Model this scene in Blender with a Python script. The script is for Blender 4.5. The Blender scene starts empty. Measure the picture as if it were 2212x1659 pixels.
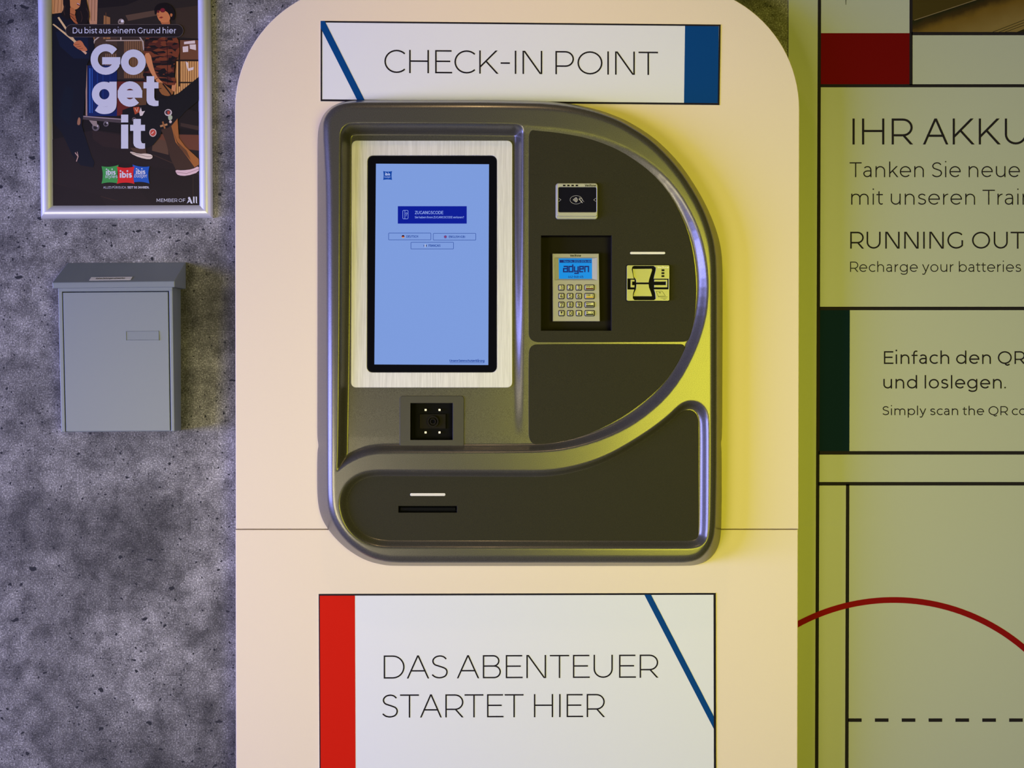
import bpy, bmesh, math, random
import numpy as np
from mathutils import Vector
from mathutils.geometry import tessellate_polygon

# ------------------------------------------------------------------ camera, light, exposure
S = bpy.context.scene
COL = S.collection
F = 2650.0                      # focal length in picture pixels (2212 wide)
PITCH = math.radians(0.5)
CAM = Vector((0.0, -2.65, 1.25 + 2.65 * math.tan(PITCH)))
cam = bpy.data.objects.new('camera', bpy.data.cameras.new('camera'))
COL.objects.link(cam)
cam.data.sensor_width = 36.0
cam.data.lens = F / 2212.0 * 36.0
cam.location = CAM
cam.rotation_euler = (math.pi / 2 - PITCH, 0, 0)
S.camera = cam
S.view_settings.view_transform = 'Standard'
S.view_settings.look = 'None'
S.view_settings.gamma = 1.0
S.view_settings.exposure = 0.0
S.view_settings.use_curve_mapping = False

world = bpy.data.worlds.new('world')
S.world = world
world.use_nodes = True
wb = world.node_tree.nodes['Background']
wb.inputs['Color'].default_value = (1.0, 0.90, 0.83, 1)
wb.inputs['Strength'].default_value = 0.035


def area(name, loc, target, sx, sy, col, power, spread=180):
    d = bpy.data.lights.new(name, 'AREA')
    d.shape = 'RECTANGLE'
    d.size, d.size_y = sx, sy
    d.spread = math.radians(spread)
    d.color = col
    d.energy = power
    o = bpy.data.objects.new(name, d)
    COL.objects.link(o)
    o.location = loc
    o.rotation_euler = (Vector(target) - Vector(loc)).to_track_quat('-Z', 'Y').to_euler()
    return o


def spot(name, loc, target, col, power, angle, blend, r):
    d = bpy.data.lights.new(name, 'SPOT')
    d.color, d.energy, d.spot_size, d.spot_blend, d.shadow_soft_size = col, power, math.radians(angle), blend, r
    o = bpy.data.objects.new(name, d)
    COL.objects.link(o)
    o.location = loc
    o.rotation_euler = (Vector(target) - Vector(loc)).to_track_quat('-Z', 'Y').to_euler()
    return o


# daylight through the glass front on the left, sunlit yellow foliage seen through the right-hand opening
area('daylight_left', (-6.2, -2.7, 0.75), (0.1, 0.0, 0.9), 4.4, 1.5, (0.30, 0.32, 0.95), 740)
area('sunlit_foliage', (1.02, -3.3, 1.2), (0.80, 0.0, 1.1), 1.0, 1.4, (1.0, 0.97, 0.045), 12.5, 80)
area('hall_daylight', (-1.45, -2.75, 0.60), (-0.65, 0.0, 1.0), 0.9, 0.7, (1.0, 0.89, 0.57), 11.5, 100)
spot('ceiling_downlight', (-0.1, -0.9, 2.9), (0.0, 0.0, 1.6), (1.0, 0.66, 0.3), 14, 70, 0.9, 0.04)

# ------------------------------------------------------------------ helpers
WALL = 0.10                     # concrete wall plane; cladding front at y = 0


def U(px, py, y=0.0):
    """where the sight line measured at (px, py) meets the plane y: (X, Z)"""
    a, b = (px - 1106.0) / F, (829.5 - py) / F
    dy = math.cos(PITCH) + b * math.sin(PITCH)
    dz = b * math.cos(PITCH) - math.sin(PITCH)
    t = (y - CAM.y) / dy
    return (CAM.x + a * t, CAM.z + dz * t)


def UU(pts, y=0.0):
    return [U(p[0], p[1], y) for p in pts]


def lin(c):
    return tuple((v / 255 / 12.92 if v / 255 <= 0.04045 else ((v / 255 + 0.055) / 1.055) ** 2.4) for v in c)


def area2(p):
    return 0.5 * sum(p[i][0] * p[(i + 1) % len(p)][1] - p[(i + 1) % len(p)][0] * p[i][1] for i in range(len(p)))


def inset(p, d):
    """polygon moved inward by d"""
    s = 1.0 if area2(p) > 0 else -1.0
    out = []
    n = len(p)
    for i in range(n):
        a, b, c = Vector(p[i - 1]), Vector(p[i]), Vector(p[(i + 1) % n])
        e1, e2 = (b - a), (c - b)
        if e1.length < 1e-9 or e2.length < 1e-9:
            out.append(tuple(b)); continue
        e1.normalize(); e2.normalize()
        n1, n2 = Vector((-e1.y, e1.x)) * s, Vector((-e2.y, e2.x)) * s
        m = n1 + n2
        k = max(m.length_squared / 2, 0.35)
        out.append(tuple(b + m * (d / k)))
    return out


def chaikin(p, it=2):
    for _ in range(it):
        q = []
        for i in range(len(p)):
            a, b = p[i], p[(i + 1) % len(p)]
            q.append((a[0] * .75 + b[0] * .25, a[1] * .75 + b[1] * .25))
            q.append((a[0] * .25 + b[0] * .75, a[1] * .25 + b[1] * .75))
        p = q
    return p


def rrect(x0, y0, x1, y1, r, n=5):
    r = min(r, abs(x1 - x0) / 2, abs(y1 - y0) / 2)
    x0, x1 = min(x0, x1), max(x0, x1)
    y0, y1 = min(y0, y1), max(y0, y1)
    out = []
    for cx, cy, a0 in ((x1 - r, y1 - r, 0), (x0 + r, y1 - r, 90), (x0 + r, y0 + r, 180), (x1 - r, y0 + r, 270)):
        for k in range(n + 1):
            a = math.radians(a0 + 90 * k / n)
            out.append((cx + r * math.cos(a), cy + r * math.sin(a)))
    return out


def rect(x0, y0, x1, y1):
    return [(x0, y0), (x1, y0), (x1, y1), (x0, y1)]


def circ(cx, cy, r, n=24, ry=None):
    ry = ry or r
    return [(cx + r * math.cos(2 * math.pi * k / n), cy + ry * math.sin(2 * math.pi * k / n)) for k in range(n)]


def arcp(cx, cy, rx, ry, a0, a1, n=14):
    return [(cx + rx * math.cos(math.radians(a0 + (a1 - a0) * k / n)), cy + ry * math.sin(math.radians(a0 + (a1 - a0) * k / n))) for k in range(n + 1)]


def crom(p, n=5):
    """open Catmull-Rom through p"""
    q = [(2 * p[0][0] - p[1][0], 2 * p[0][1] - p[1][1])] + list(p) + [(2 * p[-1][0] - p[-2][0], 2 * p[-1][1] - p[-2][1])]
    out = []
    for i in range(1, len(q) - 2):
        for k in range(n):
            t = k / n
            out.append(tuple(0.5 * (2 * q[i][j] + (q[i + 1][j] - q[i - 1][j]) * t + (2 * q[i - 1][j] - 5 * q[i][j] + 4 * q[i + 1][j] - q[i + 2][j]) * t * t
                                    + (3 * q[i][j] - q[i - 1][j] - 3 * q[i + 1][j] + q[i + 2][j]) * t ** 3) for j in (0, 1)))
    out.append(tuple(p[-1]))
    return out


class MB:
    """collects polygons; build() links them as ONE mesh object"""

    def __init__(self):
        self.v, self.f, self.m = [], [], []

    def add(self, verts, faces, m=0):
        o = len(self.v)
        self.v += [tuple(p) for p in verts]
        self.f += [tuple(o + i for i in f) for f in faces]
        self.m += [m] * len(faces)

    def face(self, poly, yf, m=0, holes=()):
        """flat filled outline (X, Z) lying at y = yf"""
        g = yf if callable(yf) else (lambda x, z: yf)
        loops = [list(poly)] + [list(h) for h in holes]
        tri = tessellate_polygon([[Vector((p[0], p[1], 0)) for p in l] for l in loops])
        flat = [p for l in loops for p in l]
        self.add([(p[0], g(p[0], p[1]), p[1]) for p in flat], tri, m)

    def plate(self, poly, yf, th, ch=0.0, holes=(), m=0, back=False):
        """outline extruded from its front face at yf back by th, with a chamfered front edge"""
        g = yf if callable(yf) else (lambda x, z: yf)
        fr = inset(poly, ch) if ch else list(poly)
        fh = [inset(h, -ch) if ch else list(h) for h in holes]
        self.face(fr, g, m, fh)
        for base, front in [(list(poly), fr)] + list(zip([list(h) for h in holes], fh)):
            n = len(base)
            rings = [[(p[0], g(p[0], p[1]), p[1]) for p in front]]
            if ch:
                rings.append([(p[0], g(p[0], p[1]) + ch, p[1]) for p in base])
            rings.append([(p[0], g(p[0], p[1]) + th, p[1]) for p in base])
            for a, b in zip(rings, rings[1:]):
                self.add(a + b, [(i, (i + 1) % n, n + (i + 1) % n, n + i) for i in range(n)], m)
        if back:
            self.face(poly, (lambda x, z: g(x, z) + th), m, holes)

    def ribbon(self, pts, w, yf, m=0, closed=False):
        g = yf if callable(yf) else (lambda x, z: yf)
        P = [Vector(p) for p in pts]
        P = [p for i, p in enumerate(P) if i == 0 or (p - P[i - 1]).length > 1e-7]
        if len(P) > 3 and (P[0] - P[-1]).length < 1e-6:
            P.pop(); closed = True
        n = len(P)
        if n == 1:
            self.face(circ(P[0].x, P[0].y, w * 0.62, 12), yf, m)
            return
        L, R = [], []
        for i in range(n):
            d1 = (P[i] - P[i - 1]) if (i > 0 or closed) else (P[1] - P[0])
            d2 = (P[(i + 1) % n] - P[i]) if (i < n - 1 or closed) else (P[i] - P[i - 1])
            d1 = d1.normalized(); d2 = d2.normalized()
            n1, n2 = Vector((-d1.y, d1.x)), Vector((-d2.y, d2.x))
            mm = n1 + n2
            k = max(mm.length_squared / 2, 0.22)
            off = mm * (w / 2 / k)
            L.append(P[i] + off); R.append(P[i] - off)
        vs = [(p.x, g(p.x, p.y) - 1.5e-6 * i, p.y) for i, p in enumerate(L)] + [(p.x, g(p.x, p.y) - 1.5e-6 * i, p.y) for i, p in enumerate(R)]
        fs = [(i, (i + 1) % n, n + (i + 1) % n, n + i) for i in range(n if closed else n - 1)]
        self.add(vs, fs, m)

    def box(self, x0, x1, y0, y1, z0, z1, m=0):
        self.add([(x0, y0, z0), (x1, y0, z0), (x1, y1, z0), (x0, y1, z0), (x0, y0, z1), (x1, y0, z1), (x1, y1, z1), (x0, y1, z1)],
                 [(0, 3, 2, 1), (4, 5, 6, 7), (0, 1, 5, 4), (1, 2, 6, 5), (2, 3, 7, 6), (3, 0, 4, 7)], m)

    def dome(self, rings, m=0):
        """stack of equally long loops of 3-D points; last one closed"""
        n = len(rings[0])
        for a, b in zip(rings, rings[1:]):
            self.add(a + b, [(i, (i + 1) % n, n + (i + 1) % n, n + i) for i in range(n)], m)
        self.add(rings[-1], [tuple(range(n))], m)

    def build(self, name, mats, parent=None, smooth=False, bevel=0.0, weld=True):
        o0 = root_loc(parent)
        me = bpy.data.meshes.new(name)
        me.from_pydata([(v[0] - o0[0], v[1] - o0[1], v[2] - o0[2]) for v in self.v], [], self.f)
        for mt in (mats if isinstance(mats, (list, tuple)) else [mats]):
            me.materials.append(mt)
        me.polygons.foreach_set('material_index', self.m)
        if weld:
            bm = bmesh.new(); bm.from_mesh(me)
            bmesh.ops.remove_doubles(bm, verts=bm.verts, dist=1e-6)
            bmesh.ops.recalc_face_normals(bm, faces=bm.faces)
            bm.to_mesh(me); bm.free()
        if smooth:
            me.polygons.foreach_set('use_smooth', [True] * len(me.polygons))
        o = bpy.data.objects.new(name, me)
        COL.objects.link(o)
        if parent:
            o.parent = parent
        if bevel:
            b = o.modifiers.new('bevel', 'BEVEL')
            b.width, b.segments, b.limit_method, b.angle_limit = bevel, 2, 'ANGLE', math.radians(40)
            b.harden_normals = False
        return o


def root_loc(o):
    l = Vector((0, 0, 0))
    while o:
        l = l + o.location
        o = o.parent
    return l


def thing(name, label, cat, loc, group=None):
    o = bpy.data.objects.new(name, None)
    COL.objects.link(o)
    o.empty_display_size = 0.05
    o.location = loc
    o['label'], o['category'] = label, cat
    if group:
        o['group'] = group
    return o


# ------------------------------------------------------------------ materials
def M(name, col, rough=0.5, metal=0.0, emit=None, coat=0.0, spec=0.5):
    m = bpy.data.materials.new(name)
    m.use_nodes = True
    b = m.node_tree.nodes['Principled BSDF']
    b.inputs['Base Color'].default_value = (*col, 1)
    b.inputs['Roughness'].default_value = rough
    b.inputs['Metallic'].default_value = metal
    b.inputs['Coat Weight'].default_value = coat
    b.inputs['Coat Roughness'].default_value = 0.12
    b.inputs['Specular IOR Level'].default_value = spec
    if emit:
        b.inputs['Emission Color'].default_value = (*emit[:3], 1)
        b.inputs['Emission Strength'].default_value = emit[3]
    return m


def nodes(m):
    nt = m.node_tree
    return nt, nt.nodes['Principled BSDF'], nt.nodes.new, nt.links.new


def noise(nt, scale, detail=4.0, rough=0.6, vec=None):
    n = nt.nodes.new('ShaderNodeTexNoise')
    n.inputs['Scale'].default_value = scale
    n.inputs['Detail'].default_value = detail
    n.inputs['Roughness'].default_value = rough
    if vec:
        nt.links.new(vec, n.inputs['Vector'])
    return n


def ramp(nt, fac, stops):
    r = nt.nodes.new('ShaderNodeValToRGB')
    el = r.color_ramp.elements
    while len(el) < len(stops):
        el.new(0.5)
    for e, (p, c) in zip(el, stops):
        e.position = p
        e.color = (*c, 1) if len(c) == 3 else c
    nt.links.new(fac, r.inputs['Fac'])
    return r


def mix(nt, a, b, fac, mode='MIX'):
    n = nt.nodes.new('ShaderNodeMix')
    n.data_type, n.blend_type = 'RGBA', mode
    for k, s in ((6, a), (7, b)):
        if isinstance(s, tuple):
            n.inputs[k].default_value = (*s, 1)
        else:
            nt.links.new(s, n.inputs[k])
    if isinstance(fac, float):
        n.inputs[0].default_value = fac
    else:
        nt.links.new(fac, n.inputs[0])
    return n.outputs[2]


def bump(nt, b, h, strength, dist):
    n = nt.nodes.new('ShaderNodeBump')
    n.inputs['Strength'].default_value = strength
    n.inputs['Distance'].default_value = dist
    nt.links.new(h, n.inputs['Height'])
    nt.links.new(n.outputs[0], b.inputs['Normal'])


def pos(nt):
    g = nt.nodes.new('ShaderNodeNewGeometry')
    return g.outputs['Position']


def objvec(nt):
    return nt.nodes.new('ShaderNodeTexCoord').outputs['Object']


def concrete():
    m = M('dark_concrete', (0.1, 0.1, 0.1), 0.75, spec=0.3)
    nt, b, new, link = nodes(m)
    v = objvec(nt)
    big = noise(nt, 4.5, 4, 0.6, v)
    mid = noise(nt, 22, 6, 0.7, v)
    fine = noise(nt, 290, 3, 0.7, v)
    cb = ramp(nt, big.outputs[0], [(0.36, (0.078, 0.075, 0.071)), (0.64, (0.225, 0.217, 0.205))])
    cm = ramp(nt, mid.outputs[0], [(0.36, (0.52, 0.52, 0.52)), (0.66, (1.45, 1.45, 1.45))])
    cf = ramp(nt, fine.outputs[0], [(0.38, (0.58, 0.58, 0.58)), (0.53, (0.97, 0.97, 0.97)), (0.66, (2.2, 2.2, 2.2))])
    c = mix(nt, cb.outputs[0], cm.outputs[0], 1.0, 'MULTIPLY')
    c = mix(nt, c, cf.outputs[0], 1.0, 'MULTIPLY')
    masks = []
    for sc, th, keep, st in ((13.0, 0.105, 0.60, 1.9), (38.0, 0.12, 0.72, 1.0), (75.0, 0.15, 0.70, 1.0)):
        mp = nt.nodes.new('ShaderNodeMapping')
        mp.inputs['Scale'].default_value = (1.0, st, 1.0)
        mp.inputs['Rotation'].default_value = (0, 0, 0.5)
        wob = noise(nt, sc * 3.0, 2, 0.5, v)
        ad = nt.nodes.new('ShaderNodeVectorMath'); ad.operation = 'MULTIPLY_ADD'
        ad.inputs[1].default_value = (0.35 / sc,) * 3
        link(wob.outputs['Color'], ad.inputs[0]); link(v, ad.inputs[2])
        sx_ = nt.nodes.new('ShaderNodeSeparateXYZ'); cx_ = nt.nodes.new('ShaderNodeCombineXYZ')
        link(ad.outputs[0], sx_.inputs[0]); link(sx_.outputs[0], cx_.inputs[0]); link(sx_.outputs[2], cx_.inputs[1])
        link(cx_.outputs[0], mp.inputs['Vector'])
        vo = nt.nodes.new('ShaderNodeTexVoronoi')
        vo.inputs['Scale'].default_value = sc
        vo.voronoi_dimensions = '2D'
        link(mp.outputs[0], vo.inputs['Vector'])
        sep = nt.nodes.new('ShaderNodeSeparateColor'); link(vo.outputs['Color'], sep.inputs[0])
        sz = nt.nodes.new('ShaderNodeMath'); sz.operation = 'MULTIPLY'; sz.inputs[1].default_value = th
        link(sep.outputs[1], sz.inputs[0])
        lt = nt.nodes.new('ShaderNodeMath'); lt.operation = 'LESS_THAN'
        link(vo.outputs['Distance'], lt.inputs[0]); link(sz.outputs[0], lt.inputs[1])
        gt = nt.nodes.new('ShaderNodeMath'); gt.operation = 'GREATER_THAN'; gt.inputs[1].default_value = keep
        link(sep.outputs[0], gt.inputs[0])
        an = nt.nodes.new('ShaderNodeMath'); an.operation = 'MULTIPLY'
        link(lt.outputs[0], an.inputs[0]); link(gt.outputs[0], an.inputs[1])
        masks.append(an.outputs[0])
    tot = masks[0]
    for k in masks[1:]:
        mx = nt.nodes.new('ShaderNodeMath'); mx.operation = 'MAXIMUM'
        link(tot, mx.inputs[0]); link(k, mx.inputs[1]); tot = mx.outputs[0]
    c = mix(nt, c, (0.018, 0.018, 0.02), tot)
    link(c, b.inputs['Base Color'])
    bump(nt, b, fine.outputs[0], 0.25, 0.002)
    return m


def textured(name, col, rough, scale, strength, dist, metal=0.0, vary=0.0, coat=0.0, spec=0.5):
    m = M(name, col, rough, metal, coat=coat, spec=spec)
    nt, b, new, link = nodes(m)
    n = noise(nt, scale, 2, 0.6, objvec(nt))
    bump(nt, b, n.outputs[0], strength, dist)
    if vary:
        r = ramp(nt, n.outputs[0], [(0.35, tuple(c * (1 - vary) for c in col)), (0.65, tuple(c * (1 + vary) for c in col))])
        link(r.outputs[0], b.inputs['Base Color'])
    return m


def brushed():
    m = M('brushed_steel', (0.72, 0.70, 0.66), 0.5, 0.2)
    nt, b, new, link = nodes(m)
    mp = nt.nodes.new('ShaderNodeMapping')
    mp.inputs['Scale'].default_value = (400, 400, 9)
    link(objvec(nt), mp.inputs['Vector'])
    n = noise(nt, 1.0, 3, 0.6, mp.outputs[0])
    r = ramp(nt, n.outputs[0], [(0.3, (0.60, 0.59, 0.60)), (0.7, (0.78, 0.77, 0.79))])
    link(r.outputs[0], b.inputs['Base Color'])
    bump(nt, b, n.outputs[0], 0.12, 0.0006)
    return m


CONC = concrete()
CREAM = textured('cream_laminate', (0.82, 0.695, 0.515), 0.55, 260, 0.12, 0.0010, spec=0.35)
WHITE = M('white_print', (0.75, 0.77, 0.80), 0.5, spec=0.35)
BLACK = M('black_print', (0.016, 0.013, 0.016), 0.6, spec=0.05)
BLUE = M('blue_print', (0.002, 0.055, 0.215), 0.6, spec=0.05)
RED = M('red_print', (0.62, 0.012, 0.004), 0.6, spec=0.05)
MURAL = M('mural_white', (0.42, 0.44, 0.37), 0.5, spec=0.15)
MRED = M('mural_red', (0.14, 0.001, 0.002), 0.6, spec=0.05)
MBLUE = M('mural_dark_blue', (0.001, 0.014, 0.030), 0.6, spec=0.05)
SHELL = textured('metallic_grey_lacquer', (0.108, 0.102, 0.092), 0.30, 900, 0.10, 0.0006, metal=0.5, vary=0.30, coat=0.15)
INSET = textured('dark_textured_panel', (0.021, 0.019, 0.009), 0.62, 1100, 0.22, 0.0006, vary=0.3, spec=0.22)
STEEL = brushed()
GLASSB = M('black_glass', (0.004, 0.004, 0.006), 0.08, spec=0.3)
DARK = M('black_plastic', (0.004, 0.004, 0.005), 0.5, spec=0.04)
DARKG = M('dark_grey_plastic', (0.013, 0.011, 0.008), 0.55, spec=0.06)
SILVER = M('silver_plastic', (0.40, 0.40, 0.32), 0.42, 0.12)
SILVERD = M('pin_pad_grey', (0.36, 0.35, 0.27), 0.5, 0.1)
KEYM = M('key_grey', (0.34, 0.33, 0.30), 0.35, 0.4)
WHITEP = M('white_plastic', (0.75, 0.72, 0.66), 0.4)
BOXM = textured('blue_grey_powder_coat', (0.185, 0.215, 0.225), 0.45, 700, 0.10, 0.0006)
ALU = M('satin_aluminium', (0.72, 0.72, 0.76), 0.36, 0.45)
LEDW = M('white_led', (0.8, 0.75, 0.6), 0.4, emit=(1.0, 0.85, 0.55, 0.6))


def screen_mat(name, rgb, k=1.0):
    c = lin(rgb)
    return M(name, (0.004, 0.004, 0.005), 0.3, emit=(*c, k), spec=0.05)


SCR = screen_mat('screen_blue', (124, 155, 220))
SCRD = screen_mat('screen_button_blue', (0, 24, 150))
SCRT = screen_mat('screen_light_text', (150, 175, 240))
SCRN = screen_mat('screen_navy_text', (16, 62, 150))
SCRL = screen_mat('screen_logo_blue', (8, 66, 160))
SCRW = screen_mat('screen_white', (190, 205, 245))
SCRK = screen_mat('screen_black', (25, 12, 30))
SCRR = screen_mat('screen_red', (150, 50, 60))
SCRO = screen_mat('screen_orange', (205, 150, 90))
SCRP = screen_mat('screen_purple', (92, 84, 165))
LCD = screen_mat('lcd_blue', (10, 140, 222))
LCDD = screen_mat('lcd_navy', (12, 40, 110))

# ------------------------------------------------------------------ stroke lettering
Scurve = [(.61, .86), (.5, .96), (.34, 1), (.16, .955), (.05, .84), (.04, .72), (.11, .61), (.25, .55), (.45, .48), (.58, .41), (.64, .3), (.62, .16), (.52, .05), (.33, 0), (.14, .035), (0, .14)]
X = .72
bowl = [(0, 0), (0, 1), (.4, 1)] + arcp(.4, .67, .34, .33, 90, -90) + [(0, .34)]
ring = lambda cx, cy, rx, ry: arcp(cx, cy, rx, ry, 0, 360, 28)
ob = lambda cx=.36: ring(cx, .36, .36, .36)
arch = lambda x: [(x, .42)] + arcp(x + .30, .42, .30, .30, 180, 0) + [(x + .60, 0)]
FONT = {
    'A': ('dd', .90, [[(0, 0), (.45, 1)], [(.45, 1), (.90, 0)], [(.15, .32), (.75, .32)]]),
    'B': ('sr', .72, [[(0, 0), (0, 1), (.42, 1)] + arcp(.42, .765, .24, .235, 90, -90) + [(0, .53)], [(0, .53), (.46, .53)] + arcp(.46, .265, .26, .265, 90, -90) + [(0, 0)]]),
    'C': ('rd', .85, [arcp(.5, .5, .5, .5, 45, 315, 24)]),
    'D': ('sr', .84, [[(0, 0), (0, 1), (.36, 1)] + arcp(.36, .5, .48, .5, 90, -90, 20) + [(0, 0)]]),
    'E': ('sd', .67, [[(.67, 0), (0, 0), (0, 1), (.65, 1)], [(0, .52), (.59, .52)]]),
    'F': ('sd', .65, [[(0, 0), (0, 1), (.65, 1)], [(0, .48), (.59, .48)]]),
    'G': ('rs', .86, [arcp(.5, .5, .5, .5, 45, 318, 24) + [(.87, .18), (.87, .5)]]),
    'H': ('ss', .79, [[(0, 0), (0, 1)], [(.79, 0), (.79, 1)], [(0, .52), (.79, .52)]]),
    'I': ('ss', 0, [[(0, 0), (0, 1)]]),
    'J': ('ds', .5, [[(.06, 1), (.5, 1), (.5, .3)] + arcp(.26, .27, .24, .27, 0, -150)]),
    'K': ('sd', .76, [[(0, 0), (0, 1)], [(.72, 1), (0, .27)], [(.26, .54), (.76, 0)]]),
    'L': ('sd', .62, [[(0, 1), (0, 0), (.62, 0)]]),
    'M': ('ss', .96, [[(0, 0), (0, 1)], [(.02, 1), (.48, .2), (.94, 1)], [(.96, 1), (.96, 0)]]),
    'N': ('ss', .79, [[(0, 0), (0, 1)], [(.035, 1), (.755, 0)], [(.79, 0), (.79, 1)]]),
    'O': ('rr', 1.02, [ring(.51, .5, .51, .5)]),
    'P': ('sr', .74, [bowl]),
    'Q': ('rr', 1.02, [ring(.51, .5, .51, .5), crom([(.52, 0), (.6, -.11), (.74, -.16), (.9, -.08)])]),
    'R': ('sd', .74, [bowl, [(.42, .34), (.74, 0)]]),
    'S': ('rr', .64, [crom(Scurve)]),
    'T': ('dd', .78, [[(0, 1), (.78, 1)], [(.39, 1), (.39, 0)]]),
    'U': ('ss', .77, [[(0, 1), (0, .38)] + arcp(.385, .38, .385, .38, 180, 360) + [(.77, 1)]]),
    'V': ('dd', .88, [[(0, 1), (.44, 0)], [(.44, 0), (.88, 1)]]),
    'W': ('dd', 1.3, [[(0, 1), (.33, 0)], [(.33, 0), (.65, 1)], [(.65, 1), (.97, 0)], [(.97, 0), (1.3, 1)]]),
    'X': ('dd', .78, [[(0, 1), (.78, 0)], [(.78, 1), (0, 0)]]),
    'Y': ('dd', .8, [[(0, 1), (.4, .36), (.8, 1)], [(.4, .36), (.4, 0)]]),
    'Z': ('dd', .7, [[(0, 1), (.7, 1), (0, 0), (.72, 0)]]),
    'a': ('rs', .5, [crom([(.04, .63), (.14, .7), (.26, X), (.39, .69), (.47, .6), (.5, .46)]) + [(.5, 0)], crom([(.5, .41), (.25, .41), (.1, .37), (.015, .29), (0, .2), (.06, .07), (.2, 0), (.36, .03), (.46, .12), (.5, .22)])]),
    'b': ('sr', .72, [[(0, 0), (0, 1.06)], ob()]),
    'c': ('rd', .6, [arcp(.36, .36, .36, .36, 48, 312, 20)]),
    'd': ('rs', .72, [ob(), [(.72, 0), (.72, 1.06)]]),
    'e': ('rr', .72, [arcp(.36, .36, .36, .36, 0, 318, 24), [(0, .36), (.72, .36)]]),
    'f': ('dd', .4, [crom([(.42, 1.03), (.32, 1.06), (.21, 1.02), (.15, .9), (.14, .75)]) + [(.14, 0)], [(0, .69), (.38, .69)]]),
    'g': ('rs', .72, [ob(), [(.72, X), (.72, .05)] + crom([(.72, .02), (.69, -.16), (.56, -.27), (.36, -.3), (.2, -.27), (.06, -.18)])]),
    'h': ('ss', .6, [[(0, 0), (0, 1.06)], arch(0)]),
    'i': ('ss', 0, [[(0, 0), (0, X)], [(0, .98)]]),
    'j': ('ss', .2, [[(.2, X), (.2, -.15), (.12, -.27), (0, -.28)], [(.2, .98)]]),
    'k': ('sd', .56, [[(0, 0), (0, 1.06)], [(.52, X), (0, .23)], [(.2, .42), (.56, 0)]]),
    'l': ('ss', 0, [[(0, 0), (0, 1.06)]]),
    'm': ('ss', 1.12, [[(0, 0), (0, X)], [(0, .44)] + arcp(.28, .44, .28, .28, 180, 0) + [(.56, 0)], [(.56, .44)] + arcp(.84, .44, .28, .28, 180, 0) + [(1.12, 0)]]),
    'n': ('ss', .6, [[(0, 0), (0, X)], arch(0)]),
    'o': ('rr', .72, [ob()]),
    'p': ('sr', .72, [[(0, -.3), (0, X)], ob()]),
    'q': ('rs', .72, [[(.72, -.3), (.72, X)], ob()]),
    'r': ('sd', .31, [[(0, 0), (0, X)], [(0, .38)] + arcp(.31, .38, .31, .34, 180, 90, 8)]),
    's': ('rr', .48, [crom([(x * .76, y * X) for x, y in Scurve], 4)]),
    't': ('dd', .4, [[(.14, .93), (.14, .2)] + crom([(.14, .18), (.18, .06), (.28, 0), (.4, .035)]), [(0, .69), (.37, .69)]]),
    'u': ('ss', .6, [[(0, X), (0, .30)] + arcp(.30, .30, .30, .30, 180, 360) + [(.60, .30)], [(.60, X), (.60, 0)]]),
    'v': ('dd', .62, [[(0, X), (.31, 0)], [(.31, 0), (.62, X)]]),
    'w': ('dd', 1.0, [[(0, X), (.26, 0)], [(.26, 0), (.5, X)], [(.5, X), (.74, 0)], [(.74, 0), (1.0, X)]]),
    'x': ('dd', .58, [[(0, X), (.58, 0)], [(.58, X), (0, 0)]]),
    'y': ('dd', .64, [[(0, X), (.33, .02)], [(.64, X), (.29, -.1)] + crom([(.28, -.12), (.2, -.26), (.08, -.3), (-.03, -.25)])]),
    'z': ('dd', .5, [[(0, X), (.5, X), (0, 0), (.52, 0)]]),
    '0': ('rr', .68, [ring(.34, .5, .34, .5)]),
    '1': ('dd', .24, [[(0, .86), (.24, 1), (.24, 0)]]),
    '2': ('rr', .6, [crom([(.02, .82), (.12, .95), (.3, 1), (.48, .95), (.56, .8), (.51, .61), (.3, .34)]) + [(0, 0), (.6, 0)]]),
    '3': ('rr', .6, [[(.03, 1), (.56, 1), (.27, .58)] + arcp(.28, .29, .32, .29, 85, -140)]),
    '4': ('rr', .72, [[(.46, 1), (0, .27), (.72, .27)], [(.52, .52), (.52, 0)]]),
    '5': ('rr', .6, [[(.54, 1), (.1, 1), (.05, .56), (.26, .6)] + arcp(.27, .3, .33, .3, 85, -140)]),
    '6': ('rr', .62, [ring(.31, .3, .31, .3), crom([(.55, .95), (.4, 1), (.18, .9), (.04, .66), (0, .36)])]),
    '7': ('rr', .62, [[(0, .84), (0, 1), (.62, 1), (.2, 0)]]),
    '8': ('rr', .62, [ring(.31, .27, .31, .27), ring(.31, .77, .26, .23)]),
    '9': ('rr', .62, [ring(.31, .7, .31, .3), crom([(.07, .05), (.22, 0), (.44, .1), (.58, .34), (.62, .64)])]),
    '.': ('rr', 0, [[(0, .02)]]), ',': ('rr', 0, [[(0.02, .04), (-.05, -.16)]]), ':': ('rr', 0, [[(0, .02)], [(0, .6)]]),
    '-': ('rr', .34, [[(0, .46), (.34, .46)]]),
    '?': ('rr', .5, [crom([(0, .84), (.1, .96), (.26, 1), (.43, .93), (.48, .78), (.4, .6), (.27, .46), (.25, .28)]), [(.25, .02)]]),
    '(': ('rr', .2, [arcp(.5, .42, .5, .7, 130, 230)]), ')': ('rr', .2, [arcp(-.3, .42, .5, .7, 50, -50)]),
}
for k, b, x0, x1, y in (('Ü', 'U', .22, .55, 1.25), ('ä', 'a', .12, .4, .96), ('ü', 'u', .15, .45, .96)):
    FONT[k] = (FONT[b][0], FONT[b][1], FONT[b][2] + [[(x0, y)], [(x1, y)]])
FONT['Ç'] = (FONT['C'][0], FONT['C'][1], FONT['C'][2] + [[(.5, 0), (.52, -.12), (.42, -.25)]])
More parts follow.
